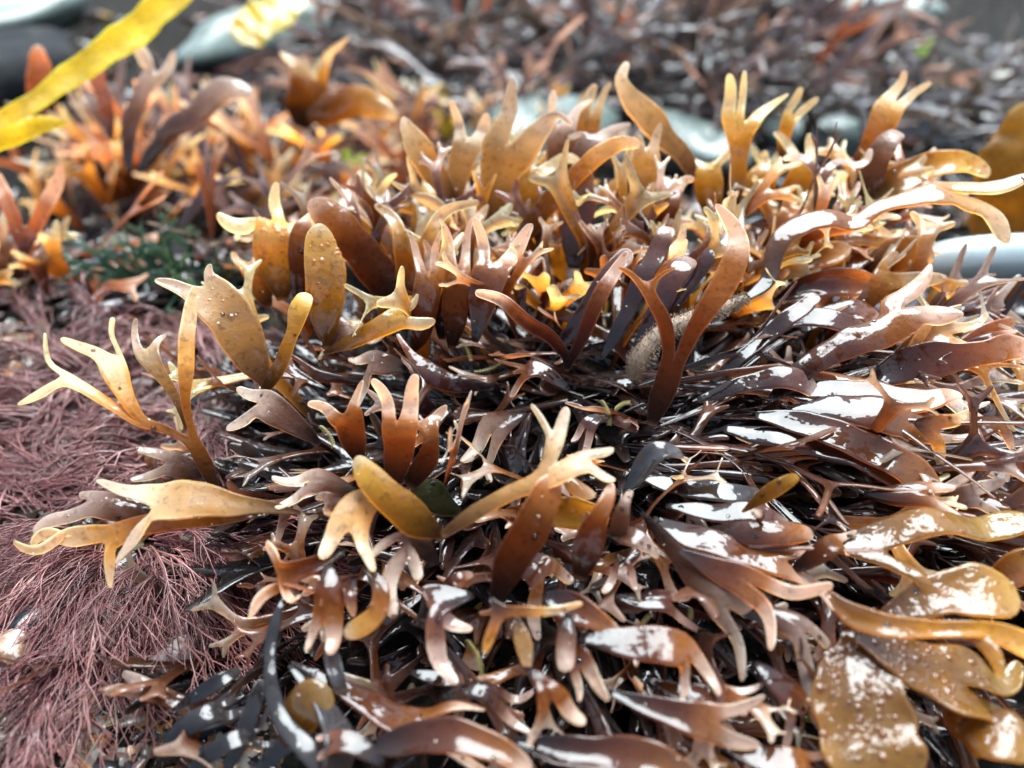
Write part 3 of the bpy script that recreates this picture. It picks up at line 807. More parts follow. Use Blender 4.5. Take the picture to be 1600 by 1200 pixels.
# ------------------------------------------------------------------ main clump
MAIN = empty('red_seaweed_clump', 'large glossy amber and brown forked seaweed clump filling the middle of the picture', 'seaweed', (2.0, 16.5, 1.5))
H = lambda *a, **k: hero(MAIN, *a, **k)
# --- back rim, upright
H("712,335,18 690,285,36 655,235,42 634,197,24 626,174,9", 'tan', k=1, lean=-1.0, up=.15, wet=.2)
H("708,330,18 718,270,36 735,205,48 [715,170,20 709,147,12] [750,187,28 757,166,22]", 'tan', k=1, lean=-1.0, up=.2, wet=.2)
H("768,350,24 783,275,62 802,208,86 [804,160,36 807,113,11] [843,190,44 866,166,14 884,182,10]", 'tan', k=1, lean=-1.2, up=.2, wet=.25, label='broad pale tan blade drawn out to a thin horn')
H("880,300,34 876,230,46 874,185,52 [868,150,22 867,134,14] [900,165,26 918,150,12]", 'pink', k=1, off=.5, lean=-.4, up=.5, wet=.4)
H("905,300,40 915,220,44 918,170,40 [922,140,22 930,132,14] [940,140,14 948,127,8]", 'amber', k=1, off=.7, lean=-.4, up=.1)
H("900,310,30 905,250,30 930,205,34 [965,185,26 985,178,10] [915,200,14 897,205,8]", 'pink', k=1, off=-.2, lean=-.5, up=.5, wet=.5)
H("1088,285,18 1062,235,30 1024,194,40 992,162,36 971,125,22 981,86,10", 'tan', k=1, lean=-1.0, up=.35, wet=.05, tone=1.15, label='pale chalky frond curling up to a hooked tip')
H("1148,330,22 1154,240,30 1160,178,58 [1149,128,28 1147,106,16] [1166,122,16 1168,101,10] [1196,160,26 1224,138,8]", 'yellow', k=1, lean=-1.0, up=.2, wet=.55)
H("1220,250,16 1226,205,20 1236,180,24 [1250,152,16 1257,135,12] [1265,163,15 1279,150,11]", 'yellow', k=1, lean=-.8, up=.3)
H("1335,280,34 1365,225,42 1398,150,44 [1412,122,18 1416,106,12] [1436,130,15 1451,122,9]", 'amber', k=1, off=.2, lean=-.6, up=.1, tone=1.1)
H("1345,330,40 1362,270,42 1392,210,30 1408,183,22", 'pink', k=1, lean=-1.0, up=.45, wet=.4)
H("1165,466,22 1200,438,26 1216,380,30 1250,350,34 1300,340,30 1338,348,24 1372,324,22 1440,306,30 1488,293,46 [1552,288,32 1600,272,22 1650,262,14] [1545,320,36 1572,358,24]", 'amber', k=.75, off=-1.6, lean=.2, up=.84, wet=1.0, curl=-.08, twist=0, jit=0.0, wav=.02, ruf=.03, recurve=0.1, tone=1.0, ncol=12, label='long wet branch mirroring the white sky, reaching right')
H("1274,340,14 1280,292,14 1284,265,26 [1262,245,16 1238,222,16] [1308,244,18 1345,228,16 1352,205,12]", 'pink', k=.7, off=-1.5, lean=-.3, up=.76, wet=.9)
H("1345,325,24 1390,292,44 1440,262,46 1500,252,32 1530,258,24 1545,272,14", 'yellow', k=.8, off=-.4, lean=-.5, up=.3, papillae=26, label='yellow amber blade dotted with bumps')
H("1225,330,50 1250,285,44 1255,240,40 [1235,215,22 1220,205,12] [1268,205,20]", 'yellow', k=1, off=.6, lean=-.4, up=.2)
H("1110,340,40 1110,290,46 1105,250,40 [1080,245,20 1068,238,10] [1130,240,16 1140,228,10]", 'yellow', k=1, off=.8, lean=-.3, up=.2)
H("1180,330,40 1190,280,50 1210,250,40 [1200,228,18] [1235,245,18 1250,240,10]", 'yellow', k=1, off=.7, lean=-.3)
H("960,400,34 985,330,58 1005,260,60 1012,225,40 [1000,210,20] [1025,205,18 1030,190,10]", 'amber', k=1, off=.4, lean=-.6, up=0, tone=.8)
H("935,400,20 965,360,42 1000,315,42 1040,290,46 1065,282,30", 'brown', k=.8, off=0, lean=-.4, up=.7, wet=.95)
H("895,420,40 903,350,50 905,290,44 912,240,30", 'brown', k=1, off=.1, lean=-.3, up=.5, wet=.95)
H("1020,400,50 1035,340,48 1042,290,40 [1030,275,18 1028,268,8] [1062,278,24 1075,280,12]", 'brown', k=1, off=-.2, lean=-.4, up=.05, tone=.9)
H("835,360,30 825,300,40 840,255,40 [880,235,24 897,244,10] [850,230,10]", 'yellow', k=1, off=.1, lean=-.5, up=.2, tone=.85)
H("800,400,26 845,330,30 905,270,26 960,222,22 1000,215,14", 'amber', k=1, off=-.1, lean=-.8, up=.3, wet=.5)
H("720,400,40 716,350,52 [682,308,28 652,293,14] [740,322,26 750,309,12]", 'amber', k=1, off=-.2, lean=-.6, up=.4)
H("625,480,30 640,420,46 645,378,56 [622,340,28 600,318,14] [688,330,26 735,312,12]", 'amber', k=1, off=0, lean=-.4, up=.2)
H("585,420,40 588,350,52 584,300,36 [572,275,16] [600,280,18 612,268,10]", 'yellow', k=1, off=1.4, lean=-.2, up=.2)
H("560,400,30 572,350,40 575,300,30 566,262,12", 'amber', k=1, off=1.6, lean=-.2, up=.2)
H("655,400,40 668,330,44 680,285,40 [668,262,16] [700,268,16]", 'yellow', k=1, off=1.8, lean=-.2, up=.2)
# --- upper left
H("630,478,34 592,432,52 560,390,58 526,346,54 492,323,36 478,320,15", 'brown', k=.9, off=-.3, lean=-.7, up=.05, wet=.3, tone=1.2)
H("510,545,20 510,510,42 510,448,60 503,392,58 502,360,40 500,344,16", 'yellow', k=1, off=-.5, lean=-.5, up=.1, papillae=24, wet=.6, label='upright olive yellow blade with raised bumps')
H("440,470,40 436,410,62 432,365,80 440,335,78 [428,305,26 433,275,12] [492,318,36 515,308,14] [372,345,34 352,328,12]", 'yellow', k=1, off=.2, lean=-.4, up=.3, papillae=40, tone=1.15, wet=.5)
H("465,480,20 470,440,34 468,380,36 480,335,20", 'brown', k=1, off=-.1, lean=-.3, up=.1)
H("412,612,30 441,565,22 458,520,22 467,480,36 480,440,26", 'yellow', k=1, off=-.7, lean=-.4, up=.3)
H("415,605,30 395,560,52 364,507,70 332,462,76 310,438,62 [272,432,26 242,421,11] [318,420,22 320,406,9]", 'tan', k=1, off=-.4, lean=-.8, up=.15, papillae=18, pap_range=(.55, .9), wet=.45, label='broad tan amber blade with frayed tip leaning left')
H("420,480,30 400,440,40 392,400,40 [370,380,20] [408,375,16]", 'amber', k=1, off=.5, lean=-.3)
H("505,552,14 560,527,22 608,502,32 632,486,38 [642,468,17 652,449,8] [656,491,26 675,483,12]", 'yellow', k=.8, off=-.8, lean=-.5, up=.5, tone=.9)
H("505,545,16 530,520,40 552,500,40 [545,485,20] [585,498,24 600,492,10]", 'pink', k=.8, off=-.4, lean=-.3, up=.6, tone=.7)
H("590,480,20 560,450,24 515,410,30 470,380,20", 'grey', k=.8, off=.2)
H("705,545,26 712,475,44 716,415,40 [702,372,18 694,348,9] [728,370,18 737,346,9]", 'brown', k=1, off=-.3, lean=-.3, up=0, wet=.4)
H("690,530,26 690,470,38 682,425,42 [668,392,18 660,372,9] [694,385,18 704,362,9]", 'brown', k=1, off=0, lean=-.3, up=0, tone=.8)
H("742,535,24 760,455,48 772,398,56 [752,355,24 744,327,14] [804,362,32 821,335,14]", 'brown', k=1, off=-.5, lean=-.5, up=.35, wet=.6, tone=1.2)
H("630,560,20 655,520,40 667,465,44 671,420,46 [655,380,20 645,362,9] [682,385,20 690,355,9]", 'brown', k=1, off=-.1, lean=-.3, up=0)
H("735,500,16 728,430,26 733,370,22 745,325,10", 'red', k=1, off=-.4, lean=-.3, up=.2)
# --- left stalk frond tips
H("500,694,20 465,666,34 427,636,48 400,618,46 [380,602,24 363,591,16] [378,640,24 353,648,14]", 'pink', k=.7, off=-.4, lean=-.7, up=.45, wet=.15)
H("330,740,54 285,725,50 256,718,42 [237,705,20 213,703,14] [240,735,20 206,743,13]", 'pink', k=.6, off=1.2, lean=-.3, up=.4, tone=.65)
H("562,720,40 546,664,44 534,641,54 [508,624,23 482,614,13] [549,614,23 557,588,16]", 'brown', k=1, off=-.8, lean=-1.0, up=.25, wet=.1, tone=1.45, label='amber brown Y frond with two pale finger tips')
H("617,760,44 623,697,48 625,645,60 [602,608,27 584,582,14] [637,601,32 645,575,19]", 'brown', k=1, off=-.9, lean=-1.0, up=.25, wet=.1, tone=1.45, label='broad brown Y frond with flat pale forked top')
H("640,578,18 602,566,42 572,556,44 [548,549,26 535,544,14] [566,588,21 556,611,14]", 'pink', k=.7, off=-.2, lean=-.5, up=.55)
H("772,606,20 702,596,28 662,576,32 641,550,14 621,520,6", 'red', k=.7, off=-.4, lean=-.4, up=.3)
H("640,762,40 668,714,34 675,676,22 668,646,38 [646,655,15 636,662,9] [690,640,22 697,628,10]", 'brown', k=1, off=-.8, lean=-.6, up=.3)
H("822,645,16 786,655,36 755,669,52 [727,690,25 713,702,12] [750,706,18 757,726,12]", 'pink', k=.7, off=-.8, lean=-.4, up=.55)
H("705,640,20 680,650,30 660,690,24 [640,695,16 632,702,9] [668,715,16]", 'brown', k=.7, off=-1.0, lean=-.2, up=.4)
H("890,610,14 850,580,22 810,572,34 [795,590,14] [842,563,12 855,566,8]", 'red', k=.7, off=-.3, lean=-.3, up=.6, wet=.9)
# --- centre Ys
H("885,580,20 891,548,32 [868,528,30 836,503,32 808,476,32 768,461,20] [910,522,28 933,463,36 951,420,34 968,389,13]", 'red', k=.9, off=-1.0, lean=-.9, up=.15, wet=.25, tone=1.25, label='dark red frond forked into a wide V')
H("1018,665,34 1040,598,38 1057,550,38 [1042,512,24 1020,470,19 1008,446,20 [988,424,13 970,413,9] [1026,430,9 1046,420,6]] [1086,508,36 1117,453,54 1143,405,62 1152,362,46 1138,332,30 1121,311,12]", 'brown', k=1, off=-1.2, lean=-1.0, up=.15, wet=.2, tone=1.3, label='tall brown forked frond with broad amber paddle')
# --- tan star and strap
H("690,836,24 742,800,24 800,766,26 842,750,36 880,728,58 [874,682,27 [852,652,13 832,625,8] [883,645,25 888,629,18]] [918,714,38 [943,701,23 963,694,16] [944,737,23 966,744,14]]", 'tan', k=.5, off=-2.0, lean=-.7, up=.25, wet=.35, tone=1.0, label='tan star shaped frond with four blunt fingers')
H("880,742,20 905,765,30 930,768,16", 'tan', k=.5, off=-2.4, lean=-.1)
H("695,838,24 652,816,54 612,782,52 577,746,46 556,709,18", 'yellow', k=.6, off=-1.8, lean=-.6, up=.1, wet=.2, tone=.85)
H("600,770,40 568,785,56 550,805,64 540,826,68 [513,850,32 498,868,18] [564,858,28 570,886,16]", 'tan', k=.5, off=-2.0, lean=-.6, up=.35, wet=.05, tone=1.25, label='pale cream two fingered frond pointing down')
H("545,775,20 520,785,28 505,780,30 [490,772,16] [512,800,18]", 'pink', k=.5, off=-1.2)
H("560,770,16 515,755,34 478,745,48 [445,740,26 417,733,15] [452,765,24 425,774,14]", 'pink', k=.5, off=-1.2, lean=-.5, up=.45, wet=.1)
H("772,942,42 798,882,54 830,820,60 856,772,62 875,735,40", 'brown', k=.9, off=-1.2, lean=-.4, up=.0, wet=.3, tone=1.2)
H("903,905,48 922,850,52 937,810,32 948,780,26 953,755,14", 'brown', k=.9, off=-1.4, lean=-.5, up=.1, tone=1.25)
H("930,820,14 922,808,12 914,796,8", 'brown', k=.9, off=-1.7)
H("962,850,30 968,815,30 975,785,16 980,760,10", 'pink', k=.9, off=-1.3, tone=.8)
H("950,830,20 985,838,34 1025,847,10", 'pink', k=.6, off=-1.4, up=.5)
H("965,880,14 975,862,24 [960,885,16 945,900,14] [985,880,16 990,892,12]", 'red', k=.6, off=-1.2, wet=.9, up=.6)
H("790,800,30 850,800,44 910,805,50 960,800,40", 'olive', k=.6, off=-.7, up=.4, tone=.8)
# --- lower left group
H("540,858,18 500,880,26 455,895,36 425,905,46 [395,925,28 375,955,14] [445,935,26 465,925,14] [428,870,30 418,850,26]", 'brown', k=.5, off=-1.4, lean=-.5, up=.4, wet=.5, tone=1.35)
H("515,880,24 515,925,46 512,968,46 [488,990,18 482,1013,10] [517,1000,32 510,1016,20]", 'brown', k=.5, off=-1.6, lean=-.4, up=.3, wet=.5, tone=1.4)
H("570,888,18 596,915,28 592,955,32 563,978,34 535,985,20", 'amber', k=.5, off=-1.6, lean=-.3, up=.3)
H("680,880,34 650,845,42 620,845,46 [606,890,36 612,938,24] [650,880,26 655,890,20] [590,850,20 580,860,12]", 'pink', k=.5, off=-1.3, lean=-.5, up=.55, wet=.4)
H("555,900,14 545,925,24 548,950,14", 'red', k=.5, off=-1.2, wet=.7)
H("740,930,20 690,935,44 655,950,60 [698,952,34 737,956,18] [680,1000,38 708,1030,20]", 'red', k=.5, off=-1.2, lean=-.6, up=.55, wet=.85, label='dark red wet Y frond with white shine')
H("690,945,14 700,910,18 735,888,12", 'red', k=.5, off=-.8)
H("766,934,14 785,964,28 [770,998,28 765,1014,12] [826,958,22 890,945,14]", 'amber', k=.5, off=-1.9, lean=-.3, up=.3, tone=.9)
H("805,960,14 815,1000,30 820,1020,28 822,1043,10", 'tan', k=.5, off=-1.8, lean=-.2, tone=.8)
H("790,870,34 830,885,44 860,895,48 [900,890,24] [840,935,30 850,965,20]", 'brown', k=.5, off=-1.0, up=.6, wet=.85)
H("850,930,34 890,945,46 930,965,34 968,986,17", 'brown', k=.5, off=-1.2, up=.4, wet=.7)
H("890,960,30 884,1005,32 884,1048,22", 'pink', k=.5, off=-1.4, up=.4, wet=.4)
H("890,1005,26 910,1040,42 [912,1070,16 914,1090,9] [940,1070,26 955,1088,15]", 'brown', k=.5, off=-1.3, up=.5, wet=.7)
H("905,997,30 992,1004,50 1060,1006,60 1090,1015,50 [1075,1050,22 1070,1082,11] [1110,1035,26 1128,1066,13]", 'brown', k=.5, off=-1.3, lean=-.4, up=.35, wet=.55, tone=1.2)
H("822,1040,20 852,1070,28 866,1092,46 [860,1120,21 848,1152,14] [896,1103,38 924,1124,25]", 'brown', k=.5, off=-1.5, lean=-.5, up=.4, wet=.35, tone=1.35, label='small brown fork drooping with one pale thumb')
H("950,1080,20 1030,1108,36 1092,1128,52 1130,1130,58 [1170,1105,24 1204,1092,12] [1162,1150,30 1196,1156,18]", 'brown', k=.5, off=-1.0, lean=-.4, up=.5, wet=.8)
H("800,1160,30 900,1175,46 980,1180,52 1050,1196,44 1120,1215,30", 'brown', k=.5, off=-.8, up=.6, wet=.8)
H("560,1175,30 620,1160,44 700,1150,50 780,1170,40 830,1200,30", 'brown', k=.5, off=-.7, up=.6, wet=.8)
H("1180,1035,20 1215,1068,36 1248,1088,34 [1276,1102,18 1288,1122,10] [1242,1120,20 1236,1152,10]", 'red', k=.5, off=-1.0, up=.6, wet=.9, lean=-.2)
H("1130,1168,20 1200,1186,38 1270,1182,34 [1310,1160,16 1322,1145,9] [1300,1200,18]", 'brown', k=.5, off=-.8, wet=.9, up=.7, lean=-.2)
H("1225,1000,16 1262,1035,30 1290,1075,26 1300,1110,12", 'dark', k=.5, off=-.9, wet=.9, lean=-.2)
H("600,1195,24 560,1160,34 520,1150,30 [500,1165,14] [498,1135,14]", 'red', k=.5, off=-.9, wet=.9, lean=-.2)
H("690,1090,16 740,1075,30 790,1085,36 [825,1070,16 840,1062,9] [815,1105,18 835,1118,10]", 'dark', k=.5, off=-.6, wet=.9, lean=-.2)
H("640,1050,14 690,1060,26 735,1045,20", 'dark', k=.5, off=-.4, wet=.9, lean=-.2)
H("960,930,14 1000,940,28 1050,935,34 [1085,920,16] [1080,955,16 1100,965,9]", 'dark', k=.5, off=-.7, wet=.9, lean=-.2)
H("1010,1060,14 1070,1085,30 1140,1075,36 [1180,1060,16 1200,1050,9] [1175,1090,16]", 'red', k=.5, off=-.9, wet=.9, lean=-.2)
H("1350,770,20 1400,775,34 1460,770,44 [1500,760,20] [1490,790,18 1515,800,9]", 'brown', k=.5, off=-.9, up=.5, wet=.7)
H("1390,560,16 1440,535,36 1490,520,46 [1530,500,20 1545,485,9] [1525,535,20]", 'amber', k=.5, off=-.3, up=.4, wet=.7)
H("1290,395,20 1330,350,30 1375,345,36 [1410,330,18] [1400,365,18 1425,372,9]", 'amber', k=.7, off=-.2, up=.4, wet=.7)
RIGHT = empty('swept_wet_seaweed', 'dark wet brown seaweed straps swept flat towards the right edge', 'seaweed', (7.0, 15.0, 1.5))
H = lambda *a, **k: hero(RIGHT, *a, **k)
# --- right, combed and wet
H("1002,800,15 1038,841,25 1073,888,32 1108,927,38 1142,951,54 [1160,997,27 1169,1050,14] [1184,962,26 1225,950,18]", 'pink', k=.5, off=-1.6, lean=-.3, up=.5, wet=.3, tone=.75, label='long greyish pink branch sloping down to a fork')
H("1060,860,20 1120,890,34 1172,908,46 [1200,945,34 1212,998,16] [1240,925,30 1298,915,20]", 'brown', k=.5, off=-1.5, lean=-.5, up=.5, wet=.6, tone=1.2)
H("1020,810,20 1080,838,36 1155,862,38 1235,872,48 [1290,893,24 1316,928,16] [1276,848,26 1300,836,14]", 'brown', k=.5, off=-1.2, lean=-.5, up=.6, wet=.9)
H("1100,830,24 1180,832,40 1240,828,38 1284,820,18", 'brown', k=.5, off=-1.1, up=.35, wet=.5, tone=1.2)
H("1240,890,30 1290,860,36 1318,832,34 [1330,820,16 1344,811,10] [1325,850,14 1332,838,8]", 'brown', k=.5, off=-1.0, up=.3, tone=1.1)
H("1150,950,20 1200,960,34 1260,985,40 [1300,1000,20] [1270,1040,30 1275,1080,16]", 'pink', k=.5, off=-1.0, up=.5, wet=.5, tone=.85)
H("1180,820,16 1195,800,12 1178,798,22", 'pink', k=.5, off=-1.4)
H("1205,625,28 1262,572,36 1330,536,46 1392,508,54 1425,470,74 [1442,440,32 1459,411,10] [1466,482,44 1498,478,14]", 'brown', k=.6, off=-1.0, lean=-.5, up=.3, wet=.6, tone=1.25, label='brown amber branch rising right to a pointed tip')
H("1340,610,26 1400,577,46 1460,560,52 1530,553,38 1570,540,40 1620,530,30", 'brown', k=.5, off=-.5, up=.35, wet=.6, tone=1.1)
H("1220,612,26 1310,608,34 1380,620,42 1440,626,38 1480,614,26 1508,605,14", 'brown', k=.5, off=-.9, up=.7, wet=.95)
H("1230,640,26 1340,640,48 1420,652,52 1470,664,44 [1500,652,20 1520,640,9] [1515,672,16 1535,665,8]", 'brown', k=.5, off=-1.0, up=.6, wet=.9)
H("1180,648,26 1250,660,36 1360,702,46 1430,738,48 1470,772,34 [1505,745,22 1522,728,10] [1500,790,18]", 'brown', k=.5, off=-1.2, up=.7, wet=.95, label='wet brown strap with long white shine at right')
H("1130,670,22 1240,690,30 1340,712,32 1410,748,26 1450,790,16", 'red', k=.5, off=-.9, up=.6, wet=.95)
H("1090,625,18 1160,600,26 1240,590,34 1290,600,20", 'dark', k=.5, off=-.8, up=.6, wet=.95)
H("1430,660,26 1470,672,44 [1500,660,24 1532,645,10] [1478,700,24 1486,730,9]", 'amber', k=.5, off=-1.4, up=.2)
H("1480,690,30 1530,670,40 1565,665,24 1580,690,8", 'brown', k=.5, off=-.5, up=.3, tone=1.2)
H("1470,720,20 1530,720,50 1580,735,26", 'pink', k=.5, off=0, up=.5, tone=.7)
H("1460,790,24 1530,770,40 [1560,752,26 1577,745,18] [1570,790,20]", 'pink', k=.5, off=-.7, up=.4)
H("1210,470,20 1250,452,30 1310,440,42 1350,442,40 1375,462,14", 'brown', k=.6, off=-.3, up=.3, tone=1.2)
H("1225,430,24 1260,408,34 1300,395,34 1330,380,20", 'amber', k=.7, off=0, up=.3)
H("1350,430,30 1385,405,50 1430,395,50 1462,398,26", 'amber', k=.7, off=-.2, up=.2)
H("1330,500,24 1370,450,34 1400,420,50 [1410,390,20] [1450,425,30 1478,420,10]", 'amber', k=.7, off=-.3, up=.3)
H("1250,520,20 1300,490,30 1360,480,34 1390,488,16", 'red', k=.6, off=-.2, up=.6, wet=.95)
H("1170,520,16 1240,500,24 1310,500,30 1370,510,20", 'dark', k=.6, off=-.5, up=.7, wet=.95)
H("1110,600,16 1180,540,22 1250,480,26 1290,440,20", 'dark', k=.7, off=-.3, up=.6, wet=.95)
H("940,560,16 985,480,26 1020,400,32 1050,330,30", 'dark', k=.8, off=-.2, up=.6, wet=.95)
H("985,590,16 1010,520,26 1050,440,34 1085,380,30", 'dark', k=.8, off=-.3, up=.6, wet=.95)
H("1020,540,10 1060,470,18 1110,400,24 1140,340,20", 'dark', k=.8, off=-.1, up=.5, wet=.95)
H("860,560,14 905,500,24 945,440,28 985,380,26", 'dark', k=.8, off=0, up=.6, wet=.95)
H("975,770,16 1010,725,34 1040,700,30 1070,690,12", 'grey', k=.6, off=-1.3, up=.6, wet=.95)
H("1160,800,10 1200,770,24 1240,745,20 1258,733,8", 'olive', k=.6, off=-1.5, up=.4)
H("1040,790,16 1110,800,26 1180,795,30 1240,800,20", 'dark', k=.5, off=-.9, up=.8, wet=.95)
H("990,740,16 1060,760,26 1130,770,30 1200,760,20", 'grey', k=.5, off=-.6, up=.8, wet=.95)
H("955,650,12 930,655,22 915,665,26 [890,672,12] [905,690,14]", 'dark', k=.6, off=-.6, wet=.9, up=.7)
H("1560,590,20 1500,560,30 1540,520,30 1590,500,20", 'rust', k=.5, off=.3)
H("1420,790,24 1480,800,50 1540,795,60 1600,800,50 1650,800,40", 'brown', k=.5, off=-.4, up=.4, wet=.6)
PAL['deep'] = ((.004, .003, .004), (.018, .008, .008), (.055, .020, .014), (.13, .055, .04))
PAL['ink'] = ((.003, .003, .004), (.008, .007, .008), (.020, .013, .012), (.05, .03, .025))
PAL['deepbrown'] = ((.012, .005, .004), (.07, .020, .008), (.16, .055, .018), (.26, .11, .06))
H("720,800,24 680,780,44 660,755,46 652,738,20", 'green', k=.5, off=-.2, up=.6, wet=.5, tone=.9)
H = lambda *a, **k: hero(MAIN, *a, **k)
# --- grown fronds: fill the body of the clump
rs = np.random.RandomState(5)
def fill(n, parent, cx, cy, sx, sy, styles, nm='frond', ncol=8, tn=(.45, .9)):
    made = []
    tries = 0
    while len(made) < n and tries < n * 6:
        tries += 1
        x = cx + rs.normal(0, sx); y = cy + rs.normal(0, sy)
        ax, ay = (x - cx) / sx + rs.normal(0, .55), (y - cy) / sy + rs.normal(0, .55)
        az = math.atan2(ay, ax)
        pal, L, wd, el, droop, wet = styles(ax, ay, az)
        d = np.array([math.cos(az) * math.cos(el), math.sin(az) * math.cos(el), math.sin(el)])
        pos = np.array([x, y, float(ground_h(x, y)) + 0.1])
        sdv = nrm(np.cross(d, [0, 0, 1.0])); n0 = nrm(np.cross(sdv, d))
        n_ = nrm(n0 + rs.normal(0, .5, 3))
        lev = rs.choice([2, 2, 3])
        tr = grow(pos, d, n_, L, wd, lev, rs, droop, ang=rs.uniform(.4, .85), bend=rs.normal(0, .08))
        tip = np.array(tr['p'][-1][:3])
        if not in_view(tip): continue
        # keep clear of the lens-side of the traced fronds
        v = tip - CAM; dd = v.dot(FW); py = 600 - v.dot(UPV) / dd / TH * 800
        if dd < D0(py) - 0.9: continue
        made.append((tr, n_, pal, wet))
    for tr, n_, pal, wet in made:
        put_frond(tr, n_, parent, name=nm, pal=pal, wet=wet, ncol=ncol, step=.2, curl=rs.uniform(-.35, .35), tone=rs.uniform(*tn), twist=rs.normal(0, .5))
def main_style(ax, ay, az):
    r = math.hypot(ax, ay); right = math.cos(az); back = math.sin(az)
    if back > .45:
        return (rs.choice(['amber', 'brown', 'yellow', 'amber']), rs.uniform(4.5, 6.5), rs.uniform(.13, .24), R(rs.uniform(45, 78)), .02, rs.uniform(.3, .9))
    if right > .3:
        return (rs.choice(['deepbrown', 'red', 'deep', 'brown', 'deep']), rs.uniform(5.5, 8.5), rs.uniform(.07, .17), R(rs.uniform(15, 40)), .07, rs.uniform(.7, 1))
    if back < -.4:
        return (rs.choice(['deepbrown', 'red', 'deep', 'deep', 'brown']), rs.uniform(3.5, 5.5), rs.uniform(.08, .17), R(rs.uniform(8, 40)), .08, rs.uniform(.5, .95))
    return (rs.choice(['deepbrown', 'deep', 'red', 'deep']), rs.uniform(3.5, 5.0), rs.uniform(.08, .17), R(rs.uniform(20, 55)), .05, rs.uniform(.3, .8))
fill(100, MAIN, 2.2, 16.4, 3.6, 2.6, main_style)
fill(40, RIGHT, 6.5, 14.5, 2.4, 2.6, lambda ax, ay, az: (rs.choice(['deepbrown', 'red', 'brown', 'deep']), rs.uniform(4.5, 6.5), rs.uniform(.10, .2), R(rs.uniform(5, 25)), .10, rs.uniform(.8, 1)))
fill(46, MAIN, 1.2, 12.2, 4.2, 1.6, lambda ax, ay, az: (rs.choice(['deepbrown', 'red', 'brown', 'deep', 'brown', 'pink']), rs.uniform(3.0, 4.6), rs.uniform(.11, .2), R(rs.uniform(5, 30)), .10, rs.uniform(.5, .95)), tn=(.5, 1.0))
fill(24, MAIN, 3.5, 20.0, 4.2, 1.0, lambda ax, ay, az: (rs.choice(['amber', 'yellow', 'brown', 'amber']), rs.uniform(3.8, 5.2), rs.uniform(.14, .26), R(rs.uniform(50, 85)), .02, rs.uniform(.3, .9)), tn=(.8, 1.15))

def surf_fill(n, parent, region, dirf, styles, off=(-.1, .6), L=(2.2, 3.6), wd=(.09, .16), upr=(.3, .7), lev=(1, 2, 2, 3)):
    """fronds of the upper layer: each starts on the mound's skin and grows along it."""
    for i in range(n):
        px, py = rs.uniform(region[0], region[2]), rs.uniform(region[1], region[3])
        root = P(px, py, D0(py) + rs.uniform(*off)); a, el = dirf(px, py)
        d = np.array([math.cos(a) * math.cos(el), math.sin(a) * math.cos(el), math.sin(el)])
        tc = nrm(CAM - root); u = rs.uniform(*upr)
        nn = nrm(tc * (1 - u) + np.array([0, 0, 1.0]) * u + rs.normal(0, .3, 3)); nn = nrm(nn - nn.dot(d) * d)
        pal, wet, tn = styles()
        tr = grow(root, d, nn, rs.uniform(*L), rs.uniform(*wd), int(rs.choice(lev)), rs, .06, ang=rs.uniform(.45, .85))
        put_frond(tr, nn, parent, pal=pal, wet=wet, ncol=8, step=.16, curl=rs.uniform(-.35, .35), tone=tn, twist=rs.normal(0, .5), recurve=rs.uniform(.1, .5))
radial = lambda px, py: (math.atan2(-(py - 600) * 1.3, px - 830) + rs.normal(0, .5), R(rs.uniform(5, 45)))
surf_fill(12, MAIN, (470, 520, 980, 800), radial, lambda: (str(rs.choice(['deepbrown', 'red', 'dark', 'deepbrown'])), rs.uniform(.3, .95), rs.uniform(.5, .9)), off=(.3, 1.2))
surf_fill(14, MAIN, (430, 800, 1000, 1060), radial, lambda: (str(rs.choice(['brown', 'red', 'pink', 'deepbrown', 'deepbrown'])), rs.uniform(.4, .95), rs.uniform(.6, 1.1)), off=(.1, 1.0))
surf_fill(26, MAIN, (560, 400, 1100, 540), lambda px, py: (R(90) + rs.normal(0, .8), R(rs.uniform(50, 85))), lambda: (str(rs.choice(['brown', 'brown', 'red', 'deepbrown'])), rs.uniform(.4, .9), rs.uniform(.6, 1.0)), L=(2.4, 3.6), off=(.2, 1.0))
surf_fill(36, MAIN, (1130, 320, 1390, 470), lambda px, py: (R(rs.uniform(-20, 110)), R(rs.uniform(15, 70))), lambda: (str(rs.choice(['amber', 'yellow', 'brown', 'amber'])), rs.uniform(.5, .95), rs.uniform(.8, 1.3)), L=(2.0, 3.4), wd=(.12, .2))
surf_fill(36, RIGHT, (1180, 480, 1520, 900), lambda px, py: (R(rs.normal(-5, 22)), R(rs.uniform(0, 25))), lambda: (str(rs.choice(['brown', 'deepbrown', 'red', 'amber', 'pink'])), rs.uniform(.6, 1.0), rs.uniform(.7, 1.2)), L=(3.0, 4.8), wd=(.08, .15), upr=(.5, .9))
surf_fill(44, RIGHT, (940, 580, 1160, 740), lambda px, py: (R(rs.normal(-5, 22)), R(rs.uniform(0, 15))), lambda: (str(rs.choice(['deepbrown', 'deep', 'red'])), rs.uniform(.8, 1.0), rs.uniform(.7, 1.2)), L=(5, 7.5), wd=(.06, .11), upr=(.6, .95), lev=(0, 0, 1))
surf_fill(16, RIGHT, (1000, 850, 1290, 1150), lambda px, py: (R(rs.normal(-40, 25)), R(rs.uniform(-10, 20))), lambda: (str(rs.choice(['brown', 'deepbrown', 'red', 'pink'])), rs.uniform(.6, .95), rs.uniform(.7, 1.1)), L=(2, 3.2), off=(0, .8))
